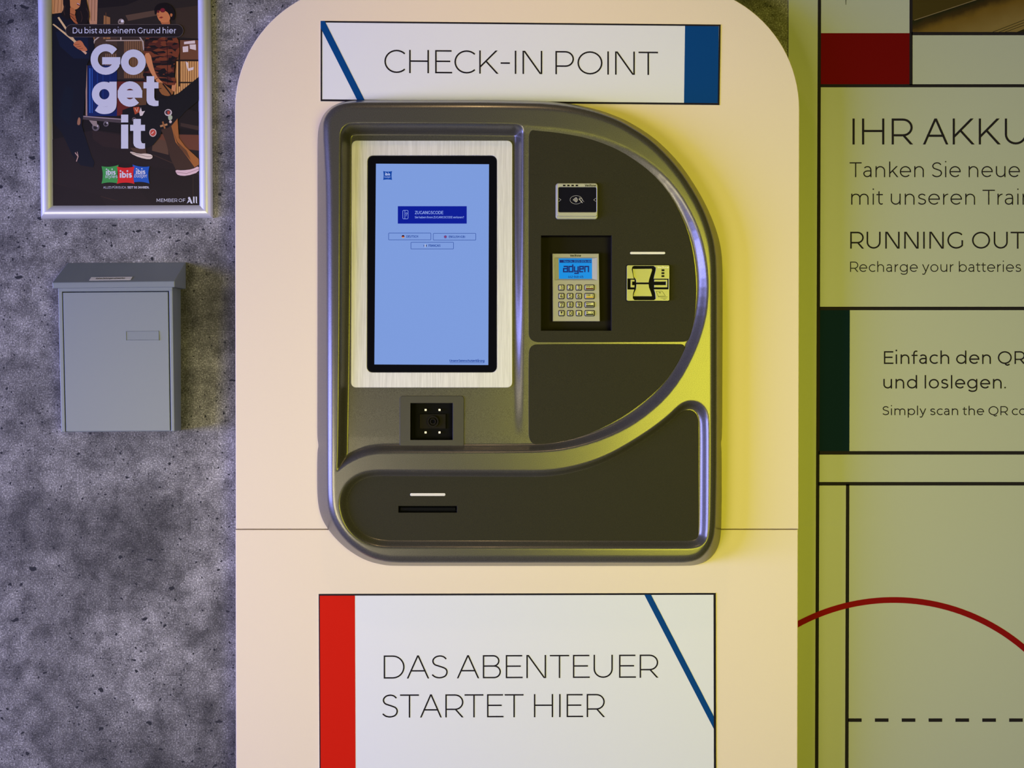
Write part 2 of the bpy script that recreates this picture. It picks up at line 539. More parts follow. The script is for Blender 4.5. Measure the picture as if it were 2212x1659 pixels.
FONT['#'] = ('rd', .98, [arcp(.5, .5, .5, .5, 40, 330, 24) + [(.93, .46)], [(.5, .44), (.98, .44)]])   # heavy G with a bar
SB = {'s': .135, 'r': .075, 'd': .025}


def text(mb, s, x0, x1, yb, cap, w, plane=0.0, yf=None, m=0, slope=0.0, ital=0.0, space=.30, track=0.0):
    """one line of lettering whose ink spans x0..x1 on baseline yb (picture measurements on the plane), cap height cap, stroke w*cap"""
    pen, items, first = 0.0, [], True
    for ch in s:
        if ch == ' ':
            pen += space
            items.append((None, None)); continue
        sb, wd, st = FONT[ch]
        if not first:
            pen += SB[sb[0]] + track
        first = False
        items.append((pen, st))
        pen += wd + w
        last = pen
        pen += SB[sb[1]]
    sx = (x1 - x0) / last
    yf = plane if yf is None else yf
    out = mb if isinstance(mb, list) else None
    if out is not None:
        mb = MB(); out.append(mb)
    for p, st in items:
        if st is None:
            if out is not None:
                mb = MB(); out.append(mb)
            continue
        for iq, q in enumerate(st):
            q = [v for i, v in enumerate(q) if i == 0 or math.dist(v, q[i - 1]) > 1e-4]
            straight = len(q) <= 4
            closed = len(q) > 4 and math.dist(q[0], q[-1]) < 1e-6
            P = [Vector((x0 + (p + x + w / 2) * sx, (y * (1 - w) + w / 2) * cap)) for x, y in (q[:-1] if closed else q)]
            hw = w * cap / 2
            if len(q) == 1 and .5 < q[0][1] < 1.1:       # the dot on i, j and umlauts clears the stem
                P[0].y = (1.0 + .5 * w) * cap
            if len(P) == 1:
                loop = [(v[0], v[1]) for v in circ(P[0].x, P[0].y, hw * 1.25, 12)]
                mb.face([U(x + ital * y, yb + slope * (x - x0) - y, plane) for x, y in loop], yf, m)
                continue
            cuts = {}
            for end, nb in ((0, 1), (-1, -2)):
                d = P[end] - P[nb]
                if closed or d.length < 1e-9:
                    continue
                d.normalize()
                ye = q[end][1]
                flat = min(abs(ye - v) for v in (0, 1, X, 1.06, -.3)) < 1e-6
                if flat and abs(d.y) > .3:              # ends cut level with the base, x-height or cap line
                    P[end] = P[end] + Vector((0, hw if d.y > 0 else -hw))
                    cuts[end] = hw / abs(d.y)
                elif straight and abs(d.x) > .95 or (straight and abs(d.y) > .95):
                    P[end] = P[end] + d * hw * .98
            n = len(P)
            L, R = [], []
            for i in range(n):
                d1 = ((P[i] - P[i - 1]) if (i > 0 or closed) else (P[1] - P[0])).normalized()
                d2 = ((P[(i + 1) % n] - P[i]) if (i < n - 1 or closed) else (P[i] - P[i - 1])).normalized()
                key = 0 if i == 0 else (-1 if i == n - 1 else None)
                if key in cuts and not closed:
                    o_ = Vector((-cuts[key] if d1.y > 0 else cuts[key], 0))
                else:
                    mm = Vector((-d1.y, d1.x)) + Vector((-d2.y, d2.x))
                    o_ = mm * (hw / max(mm.length_squared / 2, .15))
                L.append(P[i] + o_); R.append(P[i] - o_)
            dep_ = -6e-5 * iq
            g = yf if callable(yf) else (lambda x, z: yf)
            vs = []
            for side_ in (L, R):
                for i, v in enumerate(side_):
                    X_, Z_ = U(v.x + ital * v.y, yb + slope * (v.x - x0) - v.y, plane)
                    vs.append((X_, g(X_, Z_) + dep_ - 1.5e-6 * i, Z_))
            mb.add(vs, [(i, (i + 1) % n, n + (i + 1) % n, n + i) for i in range(n if closed else n - 1)], m)


# ================================================================== SETTING
def structure(name, mb, mat, **k):
    o = mb.build(name, mat, **k)
    o['kind'] = 'structure'
    return o


b = MB(); b.box(-2.6, 2.9, WALL, WALL + 0.2, 0.0, 3.0); structure('wall_back', b, CONC)
FLOORM = textured('grey_floor', (0.26, 0.24, 0.22), 0.5, 60, 0.1, 0.001, vary=0.15)
b = MB(); b.box(-2.6, 2.9, -5.2, WALL + 0.2, -0.1, 0.0); structure('floor', b, FLOORM)

# ------------------------------------------------------------------ cladding boards that carry the terminal
xl, zt = U(507.5, -33); xr, zs = U(1726.5, 1142.6)
xl = (xl + U(507.8, 800)[0]) / 2; xr = U(1726.3, 600)[0]
R = 0.268
zlow = U(600, 1144.4)[1]
t = thing('cladding_board', 'tall cream board with rounded top corners behind the dark terminal', 'wall panel', ((xl + xr) / 2, 0, zs))
b = MB()
b.plate([(xl, zs), (xr, zs)] + arcp(xr - R, zt - R, R, R, 0, 90, 24) + arcp(xl + R, zt - R, R, R, 90, 180, 24), 0.0, WALL - 0.001, 0.0012, back=True)
b.build('board', CREAM, t)
xl2, xr2 = xl - 0.0005, xr - 0.0012
t = thing('cladding_board', 'straight-edged cream board below the seam, holding the sign with the red block', 'wall panel', ((xl2 + xr2) / 2, 0, 0))
b = MB(); b.plate(rect(xl2, 0.0, xr2, zlow), 0.0, WALL - 0.001, 0.0012, back=True)
b.build('board', CREAM, t)

# ------------------------------------------------------------------ CHECK-IN POINT sign
TY = -0.0012
e = 0.00025
tl, tr, br, bl = (692.8, 45.5), (1556.5, 53.5), (1553.8, 227.3), (692.8, 219.0)


def quad_in(q, l, tp, r, bt):
    (a, b_, c, d) = q
    return [(a[0] + l, a[1] + tp), (b_[0] - r, b_[1] + tp), (c[0] - r, c[1] - bt), (d[0] + l, d[1] - bt)]


t = thing('sign', 'long white sign with CHECK-IN POINT lettering above the terminal', 'sign', (*[U(1124, 223)[0]], 0, U(1124, 223)[1]))
outer = [tl, tr, br, bl]
inner = quad_in(outer, 3.4, 3.6, 3.6, 4.2)
b = MB(); b.plate(UU(outer), TY, 0.0011); b.build('backing', WHITE, t)
b = MB(); b.face(UU(outer), TY - e, 0, [UU(inner)]); b.build('border', BLACK, t)
b = MB(); b.face(UU([(1479.6, 56.3), (1552.6, 57.2), (1550.4, 223), (1477.3, 222.6)]), TY - e); b.build('color_block', BLUE, t)
b = MB(); b.face(UU([(692.8, 45.5), (701.6, 45.6), (787.5, 215.9), (786.6, 216.6), (771.6, 216.2), (692.8, 60.5)]), TY - 2 * e); b.build('diagonal_stripe', BLUE, t)
b = []; text(b, 'CHECK-IN POINT', 830.4, 1421.2, 157.9, 50.2, .066, 0, TY - e, slope=4.5 / 590, track=.0); [w_.build('lettering', BLACK, t) for w_ in b]

# ------------------------------------------------------------------ DAS ABENTEUER sign
outer = [(688.5, 1282.8), (1546.0, 1280.6), (1547.0, 1735.0), (690.8, 1735.0)]
inner = [(691.0, 1286.6), (1541.0, 1284.6), (1542.0, 1731.0), (693.2, 1731.0)]
t = thing('sign', 'large white sign with DAS ABENTEUER STARTET HIER lettering and a red block', 'sign', (*[U(1118, 1735)[0]], 0, U(1118, 1735)[1]))
b = MB(); b.plate(UU(outer), TY, 0.0011); b.build('backing', WHITE, t)
b = MB(); b.face(UU(outer), TY - e, 0, [UU(inner)]); b.build('border', BLACK, t)
b = MB(); b.face(UU([(691.0, 1286.6), (766.8, 1286.4), (768.6, 1731.0), (693.2, 1731)]), TY - e); b.build('color_block', RED, t)
b = MB(); b.face(UU([(1391.5, 1284.2), (1406.0, 1284.2), (1541.5, 1546.5), (1541.6, 1574.0)]), TY - 2 * e); b.build('diagonal_stripe', BLUE, t)
b = []; text(b, 'DAS ABENTEUER', 829, 1421.6, 1465.6, 50.0, .062, 0, TY - e, slope=-2.0 / 590); [w_.build('lettering', BLACK, t) for w_ in b]
b = []; text(b, 'STARTET HIER', 825.3, 1306.2, 1549.8, 50.0, .062, 0, TY - e, slope=-1.2 / 480); [w_.build('lettering', BLACK, t) for w_ in b]

# ------------------------------------------------------------------ printed wall mural on the right
MY = WALL - 0.006
mo = thing('wall_mural', 'pale printed wall graphic with black grid lines and German and English text', 'wall graphic', (U(1960, 900, WALL)[0], WALL, 0))
me_ = 0.00013
mx1 = U(2380, 800, WALL)[0]
ml = U(1703, 200, MY)[0]
mlow = U(1703, 1659, MY)[1] - 0.25
mtop = U(1703, -150, MY)[1]
b = MB(); b.plate(rect(ml, mlow, mx1, mtop), MY, 0.0055, 0.0004, back=True); b.build('board', MURAL, mo)
g1 = MB()
L = lambda q: g1.face(UU(q, MY), MY - 2 * me_)
L([(1767.2, -150), (1774.2, -150), (1762.6 + 4.4, 1850), (1759.6, 1850)])
L([(1772.5, 182), (2380, 182), (2380, 188.6), (1772.5, 188.6)])
L([(1964.8, -150), (1971.4, -150), (1971.2, 184), (1964.4, 184)])
L([(1969, 69.2), (2380, 69.2), (2380, 76.2), (1969, 76.2)])
L([(1770.5, 662.6), (2380, 662.6), (2380, 670), (1770.5, 670)])
L([(1768, 974.5), (2380, 974.5), (2380, 982), (1768, 982)])
L([(1767.5, 1041.2), (2380, 1041.2), (2380, 1048.8), (1767.5, 1048.8)])
L([(1827.4, 1046), (1834.8, 1046), (1832.2, 1850), (1824.6, 1850)])
L([(1824.6, -60), (1829, -60), (1827.6, 10.5), (1826.6, 10.5)])
g1.build('grid_lines', BLACK, mo)
b = MB(); b.face(UU([(1773.5, 71.6), (1965, 71.6), (1964.5, 183), (1773, 183)], MY), MY - me_); b.build('color_block', MRED, mo)
b = MB(); b.face(UU([(1771, 669), (1835.8, 669), (1834.8, 976), (1768.5, 976)], MY), MY - me_)
o = b.build('color_block', MBLUE, mo)
for k in range(7):
    x = 1831.8 + 58.0 * k
    b = MB(); b.face(UU(rect(x, 1551.8, x + 29.4, 1559.2), MY), MY - 2 * me_); b.build('line_dash', BLACK, mo)
b = MB(); b.ribbon([U(1930 + 435 * math.cos(a), 1731 - 435 * math.sin(a), MY) for a in [math.radians(20 + 112 * k / 60) for k in range(61)]], 12.6 * (2.65 + MY) / F, MY - 3 * me_)
b.build('red_arc', M('mural_arc_red', (0.22, 0.003, 0.005), 0.6, spec=0.05), mo)
for s, x0, x1, yb, cap, w in (
        ('IHR AKKU', 1841.5, 2217.5, 312.2, 56.2, .085), ('Tanken Sie neue', 1835.2, 2203, 382.8, 32.2, .078), ('mit unseren Train', 1838.8, 2230, 442.2, 32.2, .078),
        ('RUNNING OUT', 1836.6, 2213.5, 537.2, 36.6, .092), ('Recharge your batteries', 1836.4, 2205.4, 587.4, 22.2, .088),
        ('Einfach den QR', 1909.4, 2214, 786.2, 27.6, .108), ('und loslegen.', 1908.2, 2172.4, 839.3, 27.6, .108), ('Simply scan the QR co', 1906.2, 2217, 896.8, 19.4, .105)):
    b = MB(); text(b, s, x0, x1, yb, cap, w, MY, MY - 2 * me_, track=.02, space=.34); b.build('lettering', BLACK, mo)
# the photograph printed in the upper right field
PB = [M('print_brown_%s' % n, c, 0.5, spec=0.3) for n, c in (('dark', (0.040, 0.024, 0.004)), ('black', (0.006, 0.004, 0.002)), ('line', (0.20, 0.14, 0.08)))]
pg = M('print_golden_brown', (0.2, 0.12, 0.03), 0.5, spec=0.3)
nt, bs, _, link = nodes(pg)
sp = nt.nodes.new('ShaderNodeSeparateXYZ'); link(objvec(nt), sp.inputs[0])
# distance below the printed edge of the panel in the picture
x_a, z_a = U(1972, 45, MY); x_b, z_b = U(2108, 0, MY)
ca = math.atan2(z_b - z_a, x_b - x_a)
mth = lambda op, a, c: (lambda n: (setattr(n, 'operation', op), [link(s, n.inputs[i]) if not isinstance(s, (int, float)) else setattr(n.inputs[i], 'default_value', s) for i, s in enumerate((a, c))], n.outputs[0])[2])(nt.nodes.new('ShaderNodeMath'))
dd = mth('SUBTRACT', mth('MULTIPLY', sp.outputs[0], math.sin(ca)), mth('MULTIPLY', sp.outputs[2], math.cos(ca)))
d0 = (x_a - mo.location.x) * math.sin(ca) - z_a * math.cos(ca)
dd = mth('DIVIDE', mth('SUBTRACT', dd, d0), 0.09)
nz = noise(nt, 30, 4, 0.6, objvec(nt))
dd = mth('ADD', dd, mth('MULTIPLY', mth('SUBTRACT', nz.outputs[0], 0.5), 0.25))
rp = ramp(nt, dd, [(0.02, (0.004, 0.003, 0.002)), (0.16, (0.03, 0.012, 0.003)), (0.34, (0.13, 0.070, 0.010)), (0.8, (0.19, 0.125, 0.04))])
link(rp.outputs[0], bs.inputs['Base Color'])
b = MB()
b.face(UU([(1970, -150), (2380, -150), (2380, 71), (1970, 71)], MY), MY - me_, 3)
b.face(UU([(1970, -150), (2550, -150), (2108, 0), (1975, 43.8), (1970, 44)], MY), MY - 1.3 * me_, 0)
b.ribbon(UU([(1975, 43.8), (2108, -.2), (2400, -97)], MY), .0016, MY - 1.6 * me_, 2)
for a in (((2144, 69.5), (2220, 40.2)), ((2158, 69.5), (2220, 45.8)), ((2171, 69.5), (2220, 51.4))):
    dx = (a[1][0] - a[0][0]) * 3; dy_ = (a[1][1] - a[0][1]) * 3
    b.ribbon(UU([a[0], (a[0][0] + dx, a[0][1] + dy_)], MY), .0012, MY - 1.6 * me_, 1)
b.face(UU([(2196, 69.5), (2380, -8), (2380, 69.5)], MY), MY - 1.7 * me_, 1)
b.build('photo_print', [PB[0], PB[1], PB[2], pg], mo)

# ================================================================== CHECK-IN TERMINAL
H = 0.070                       # front of the housing above the cladding
FY = -H
kl = U(1123, 1222)
K = thing('check_in_terminal', 'dark grey metallic self check-in terminal with touchscreen and card devices', 'terminal', (kl[0], 0, kl[1]))
outline = [(686, 300), (688, 275), (697, 250), (712, 233), (730, 223), (752, 217.5), (790, 216), (900, 216), (1050, 216), (1150, 217.5), (1198, 220), (1242, 225.5), (1289, 236), (1330, 250), (1360, 264), (1404, 291),
           (1438, 320), (1471, 356), (1502, 401), (1529, 450), (1549, 500), (1558, 538), (1561, 580), (1561, 650), (1560.5, 800), (1560, 944), (1557, 958), (1559, 974), (1559, 1080), (1558, 1140), (1556, 1166), (1549, 1187), (1538, 1203), (1522, 1215),
           (1500, 1221.5), (1470, 1222.5), (1300, 1222.5), (1000, 1222.5), (860, 1222.5), (829, 1221), (790, 1211), (754, 1190), (725, 1164), (702, 1134), (691, 1108), (686, 1078), (685, 1040), (685.5, 976), (688.5, 962), (685.5, 946), (685.5, 900), (686, 600), (686, 380)]
lipU = [(734, 300), (735, 284), (742, 272), (755, 265.5), (775, 265), (900, 265), (1050, 266), (1131, 268), (1160, 271.5), (1195, 274), (1225, 278), (1269, 285), (1316, 299.5), (1363, 320), (1404, 347), (1438, 376), (1471, 416),
        (1498, 464), (1514, 504), (1524, 545), (1530, 590), (1531, 630), (1527, 675), (1519, 710), (1507, 746), (1490, 784), (1468, 823), (1438, 861), (1401, 894), (1367, 918), (1330, 938), (1282, 957), (1232, 970), (1191, 976), (1141, 978.5),
        (1050, 979), (900, 979), (830, 979), (805, 981), (784, 986), (758, 998), (740, 1010), (727, 1022.5), (727.5, 1010), (729, 960), (731, 800), (733, 500), (733.5, 360)]
lipP = [(733, 1100), (731.5, 1085), (735, 1066), (744, 1047), (760, 1031), (782, 1019), (810, 1014), (850, 1014), (1000, 1015), (1140, 1016), (1181, 1015.5), (1222, 1010), (1269, 998.5), (1316, 980), (1367, 951), (1411, 922), (1445, 895),
        (1462, 878), (1476, 868), (1494, 864), (1512, 869), (1525, 882), (1531, 900), (1532.5, 925), (1532.5, 1000), (1532, 1100), (1531, 1155), (1526, 1170), (1514, 1181), (1497, 1186), (1470, 1186.5), (1300, 1186), (1000, 1185.5), (850, 1185.5),
        (820, 1184), (795, 1178), (772, 1166), (752, 1147), (739, 1124)]
edge = [(698.5, 290), (698.3, 268), (701, 255), (707, 245), (718, 233), (735, 224.5), (757, 221.3), (790, 221), (900, 221), (1050, 221), (1150, 222.5), (1198, 225), (1242, 231), (1289, 242), (1328, 256), (1357, 270.5), (1400, 298), (1433, 327),
        (1465, 362.5), (1495, 406.5), (1521, 454), (1538, 503), (1545, 540), (1548, 580), (1548, 650), (1548, 940), (1547, 1080), (1545, 1136), (1542, 1160), (1535, 1180), (1524, 1196), (1510, 1208), (1490, 1214), (1465, 1215), (1300, 1215), (1000, 1215),
        (860, 1215), (831, 1213), (796, 1203), (762, 1182), (736, 1156), (718, 1126), (710, 1100), (707, 1070), (706.5, 1000), (706.5, 700), (705, 419), (702, 352)]
eP = chaikin(UU(edge, -0.062), 2)          # where the sloping sides meet the front
oP = chaikin(UU(outline, -0.004), 2)
uP = chaikin(UU(lipU, FY), 1)
pP = chaikin(UU(lipP, FY), 2)


def sdf(poly, PX, PZ):
    """signed distance, positive inside"""
    d2 = np.full(PX.shape, 1e9)
    ins = np.zeros(PX.shape, bool)
    n = len(poly)
    for i in range(n):
        ax, az = poly[i]; bx, bz = poly[(i + 1) % n]
        ex, ez = bx - ax, bz - az
        wx, wz = PX - ax, PZ - az
        tt = np.clip((wx * ex + wz * ez) / max(ex * ex + ez * ez, 1e-18), 0, 1)
        d2 = np.minimum(d2, (wx - tt * ex) ** 2 + (wz - tt * ez) ** 2)
        c = (az > PZ) != (bz > PZ)
        if abs(bz - az) > 1e-12:
            ins ^= c & (PX < (bx - ax) * (PZ - az) / (bz - az) + ax)
    d = np.sqrt(d2)
    return np.where(ins, d, -d)


zpy = lambda py: U(1106, py, FY)[1]
xpx = lambda px: U(px, 829, FY)[0]
Z275, Z740, Z967, Z285, Z945 = (zpy(v) for v in (275, 740, 967, 285, 945))


def dR(z):
    up = 0.003 + (0.019 - 0.003) * (Z275 - z) / (Z275 - Z740)
    lo = 0.019 + (0.022 - 0.019) * (Z740 - z) / (Z740 - Z967)
    return np.where(z > Z740, np.maximum(up, 0.001), lo)


def dL(z):
    return np.maximum(0.036 + (0.0217 - 0.036) * (Z285 - z) / (Z285 - Z945), dR(z))


PILL = 0.017
sm = lambda t: t * t * (3 - 2 * t)
c = 0.0024
gx = np.arange(min(p[0] for p in oP) - 3 * c, max(p[0] for p in oP) + 3 * c, c)
gz = np.arange(min(p[1] for p in oP) - 3 * c, max(p[1] for p in oP) + 3 * c, c)
GX, GZ = np.meshgrid(gx, gz)
dO, dU, dP, dE = sdf(oP, GX, GZ), sdf(uP, GX, GZ), sdf(pP, GX, GZ), sdf(eP, GX, GZ)
ts_ = np.clip(dO, 0, None) / (np.clip(dO, 0, None) + np.clip(-dE, 0, None) + 1e-9)
hf = np.where(dE < 0, 0.004 + 0.058 * ts_ ** 0.95, 0.062 + 0.008 * (1 - (1 - np.clip(dE / 0.016, 0, 1)) ** 2))
wr = sm(np.clip((GX - xpx(1111)) / (xpx(1131) - xpx(1111)), 0, 1))
dep = dL(GZ) * (1 - wr) + dR(GZ) * wr
wall_w = 0.0185 + 0.003 * sm(np.clip((GX - xpx(1111)) / (xpx(1400) - xpx(1111)), 0, 1))
hf -= dep * sm(np.clip(dU / wall_w, 0, 1))
hf -= PILL * sm(np.clip(dP / 0.0185, 0, 1))
# raised bead that runs round the recess lips
PIN = (1169, 509, 1321, 714); SCN = (887, 871, 978, 950); SLOT = (861, 1093, 987, 1107)
for q, dpt in ((PIN, 0.036), (SCN, 0.030), (SLOT, 0.02)):
    a0, b0 = U(q[0], q[3], FY + 0.015); a1, b1 = U(q[2], q[1], FY + 0.015)
    mm = (GX > a0 - 0.004) & (GX < a1 + 0.004) & (GZ > b0 - 0.004) & (GZ < b1 + 0.004)
    hf[mm] -= dpt
gzd, gxd = np.gradient(dO, c)
gl = np.sqrt(gxd ** 2 + gzd ** 2) + 1e-9
ok = dO > -0.75 * c
cell = ok[:-1, :-1] & ok[1:, :-1] & ok[:-1, 1:] & ok[1:, 1:]
cnt = np.zeros(GX.shape, int)
for a, b_ in ((slice(None, -1), slice(None, -1)), (slice(1, None), slice(None, -1)), (slice(None, -1), slice(1, None)), (slice(1, None), slice(1, None))):
    cnt[a, b_] += cell
snap = (cnt > 0) & (cnt < 4)
snap |= (cnt > 0) & (dO < 0.15 * c)
SX = np.where(snap, GX - dO * gxd / gl, GX)
SZ = np.where(snap, GZ - dO * gzd / gl, GZ)
hf = np.where(snap, 0.004, hf)
idx = -np.ones(GX.shape, int)
used = np.zeros(GX.shape, bool)
for a, b_ in ((slice(None, -1), slice(None, -1)), (slice(1, None), slice(None, -1)), (slice(None, -1), slice(1, None)), (slice(1, None), slice(1, None))):
    used[a, b_] |= cell
idx[used] = np.arange(used.sum())
vs = np.stack([SX[used] - kl[0], -hf[used], SZ[used] - kl[1]], 1)
I, J = np.nonzero(cell)
fs = np.stack([idx[I, J], idx[I, J + 1], idx[I + 1, J + 1], idx[I + 1, J]], 1)
me = bpy.data.meshes.new('housing')
me.from_pydata(vs.tolist(), [], fs.tolist())
me.polygons.foreach_set('use_smooth', [True] * len(me.polygons))
me.materials.append(SHELL)
o = bpy.data.objects.new('housing', me); COL.objects.link(o); o.parent = K
# flat mounting plate between the housing and the cladding
b = MB(); b.plate(inset(oP, 0.016), -0.0045, 0.0040, back=True); b.build('mounting_plate', DARK, K)

yR = lambda off: (lambda x, z: -(H - float(dR(np.float64(z)))) - off)
yL = lambda off: (lambda x, z: -(H - float(dL(np.float64(z)))) - off)
yP = lambda off: (lambda x, z: -(H - PILL) - off)
pin_rect = UU(rect(*PIN), FY + 0.012)

pan_up = [(1142, 300), (1144, 288), (1150, 281.5), (1160, 279), (1191, 280), (1225, 285.5), (1269, 297), (1316, 314.5), (1363, 341), (1404, 371.5), (1438, 408), (1465, 452), (1485, 497), (1497, 543), (1503, 588), (1505, 632), (1502, 679), (1494, 718), (1489, 732), (1484, 737), (1476, 738.5),
          (1300, 739), (1165, 739.5), (1152, 737), (1144, 730), (1142, 718)]
pan_lo = [(1142, 765), (1144, 753), (1150, 746), (1160, 743.5), (1300, 743), (1468, 743), (1476, 744.5), (1479.5, 750), (1477, 757), (1461, 789), (1434, 828), (1401, 860), (1367, 886), (1333, 908), (1282, 933), (1232, 950), (1191, 958.5), (1170, 961), (1158, 961), (1149, 957), (1143.5, 948), (1142, 935)]
pan_p = [(752, 1100), (750, 1085), (753, 1069), (763, 1050), (780, 1035), (800, 1028.5), (830, 1027), (1000, 1027.5), (1140, 1028), (1191, 1027.5), (1242, 1019.5), (1299, 999.5), (1350, 973), (1401, 941), (1445, 911), (1468, 892.5), (1480, 886), (1493, 885.5), (1503, 892), (1508, 904), (1509, 920), (1509, 1000), (1509, 1148), (1507, 1160), (1500, 1168),
         (1488, 1171), (1300, 1171), (1000, 1171), (840, 1171), (812, 1170), (790, 1163), (770, 1147), (757, 1124)]
b = MB(); b.plate(chaikin(UU(pan_up, FY + 0.011), 1), yR(0.0014), 0.003, 0.0006, holes=[pin_rect]); b.build('payment_panel', INSET, K)
b = MB(); b.plate(chaikin(UU(pan_lo, FY + 0.020), 1), yR(0.0014), 0.003, 0.0006); b.build('blank_panel', INSET, K)
slot_r = UU(rect(*SLOT), FY + PILL)
b = MB(); b.plate(chaikin(UU(pan_p, FY + PILL), 1), yP(0.0014), 0.003, 0.0006, holes=[slot_r]); b.build('key_card_panel', INSET, K)


def pocket(mb, loop, yf, depth, m=0):
    """open-fronted box lining"""
    g = yf if callable(yf) else (lambda x, z: yf)
    n = len(loop)
    a = [(p[0], g(*p), p[1]) for p in loop]
    bk = [(p[0], g(*p) + depth, p[1]) for p in loop]
    mb.add(a + bk, [(i, (i + 1) % n, n + (i + 1) % n, n + i) for i in range(n)], m)
    mb.add(bk, [tuple(range(n))], m)


b = MB(); pocket(b, pin_rect, yR(0.0008), 0.034); b.build('device_recess', DARKG, K)
# key card slot with its lip
b = MB(); pocket(b, slot_r, yP(0.0008), 0.014); 
b.plate(UU(rrect(864, 1096.5, 984, 1103.5, 1.5), FY + PILL), -(H - PILL) + 0.003, 0.009, 0.0006)
b.build('card_slot', DARK, K)
for (x0, y0, x1, y1), yf, pl in (((1361, 544, 1437, 549.2), yR, FY + 0.011), ((886, 1065.2, 962.3, 1071.2), yP, FY + PILL)):
    b = MB(); b.plate(UU(rrect(x0, y0, x1, y1, 2.6), pl), yf(0.0019), 0.003, 0.0003); b.build('indicator_strip', WHITEP, K)

# ---- screen frame and touchscreen (lie on the tilted floor of the screen recess)
SP = FY + 0.032
fr = rrect(759.5, 303.5, 1107, 837, 11)
b = MB(); b.plate(UU(fr, SP), yL(0.004), 0.006, 0.0008, holes=[UU(rrect(794, 336, 1073.5, 804.5, 12), SP)]); b.build('screen_frame', STEEL, K)
b = MB(); b.plate(UU(rrect(794.6, 336.6, 1073, 804, 11.5), SP), yL(0.0046), 0.006, 0.0009); ts = b.build('touchscreen', GLASSB, K)
sy = lambda k: yL(0.0046 + 0.0002 * k)
b = MB(); b.face(UU([(812.4, 354), (1056.4, 355.2), (1055, 788.6), (810, 787.3)], SP), sy(1)); b.build('display', SCR, ts)


def pillow(x0, y0, x1, y1, d, skew=(0, 0)):
    """square with inward-bowed sides (logo outline)"""
    out = []
    P = [(x0, y0), (x1, y0 + skew[0]), (x1, y1), (x0, y1 + skew[1])]
    cx, cy = (x0 + x1) / 2, (y0 + y1) / 2
    for i in range(4):
        a, c2 = P[i], P[(i + 1) % 4]
        for k in range(6):
            t_ = k / 6
            s_ = 4 * t_ * (1 - t_) * d
            x, y = a[0] + (c2[0] - a[0]) * t_, a[1] + (c2[1] - a[1]) * t_
            if i % 2 == 0:
                y += s_ if y < cy else -s_
            else:
                x += s_ if x < cx else -s_
            out.append((x, y))
    return out


b = MB(); b.face(UU(pillow(828, 370, 847.2, 389.2, 1.1), SP), sy(2), 0)
text(b, 'ibis', 832.4, 842.8, 379.6, 5.6, .2, SP, sy(3), 1); text(b, 'budget', 831, 844, 384.6, 3.8, .1, SP, sy(3), 2)
b.build('logo', [SCRL, SCRW, SCRT], ts)
b = MB(); b.face(UU(rect(859.8, 446, 1008.4, 483.7), SP), sy(2), 0)
T1 = lambda *a, **k: text(b, *a, plane=SP, yf=sy(3), m=1, **k)
T1('ZUGANGSCODE', 896.8, 957.8, 463.2, 6.8, .13); T1('Sie haben Ihren ZUGANGSCODE verloren?', 896.4, 1002.4, 472.2, 4.6, .12)
b.ribbon(UU(rrect(870.4, 455, 882, 473.4, 2.2), SP), .0008, sy(3), 1, True)
b.ribbon(UU([(875, 455), (875, 473.4)], SP), .0008, sy(3), 1)
b.ribbon(UU(circ(878.6, 461.6, 1.6, 12), SP), .0006, sy(3), 1, True); b.ribbon(UU([(878.4, 463.2), (877.6, 468)], SP), .0007, sy(3), 1)
b.build('access_code_button', [SCRD, SCRT], ts)
for (x0, y0, x1, y1), s, tx0, tx1, (fx, fy), fl in (((840, 504.2, 931.2, 518.8), 'DEUTSCH', 878.6, 903.6, (871.2, 511.6), 0), ((936.4, 504.8, 1027.8, 519.4), 'ENGLISH (GB)', 970, 1004.8, (962.4, 512.2), 1), ((888.2, 524, 979.8, 538.5), 'FRANÇAIS', 926.2, 951.8, (918.8, 531.4), 2)):
    b = MB(); b.ribbon(UU(rrect(x0, y0, x1, y1, 1.2, 2), SP), .0009, sy(2), 0, True)
    text(b, s, tx0, tx1, (y0 + y1) / 2 + 2.3, 4.8, .17, SP, sy(2), 0)
    if fl == 0:
        b.face(UU(arcp(fx, fy, 3.2, 3.2, 180, 360, 10), SP), sy(2), 1); b.face(UU(arcp(fx, fy, 3.2, 3.2, 0, 180, 10), SP), sy(2), 3); b.face(UU(rect(fx - 3, fy - .8, fx + 3, fy + 1), SP), sy(3), 2)
    elif fl == 1:
        b.face(UU(circ(fx, fy, 3.3), SP), sy(2), 4); b.ribbon(UU([(fx - 3, fy), (fx + 3, fy)], SP), .0010, sy(3), 2); b.ribbon(UU([(fx, fy - 3), (fx, fy + 3)], SP), .0010, sy(3), 2)
    else:
        b.face(UU(circ(fx, fy, 3.2), SP), sy(2), 5); b.face(UU(arcp(fx, fy, 3.2, 3.2, 115, 245, 8), SP), sy(3), 0); b.face(UU(arcp(fx, fy, 3.2, 3.2, -65, 65, 8), SP), sy(3), 1)
    b.build('language_button', [SCRN, SCRK, SCRR, SCRO, SCRP, SCRW], ts)
b = MB(); text(b, 'Unsere Datenschutzerklärung', 972, 1046.6, 781.8, 5.0, .19, SP, sy(2)); b.ribbon(UU([(972, 783.8), (1046.6, 783.8)], SP), .0007, sy(2)); b.build('privacy_link', SCRN, ts)

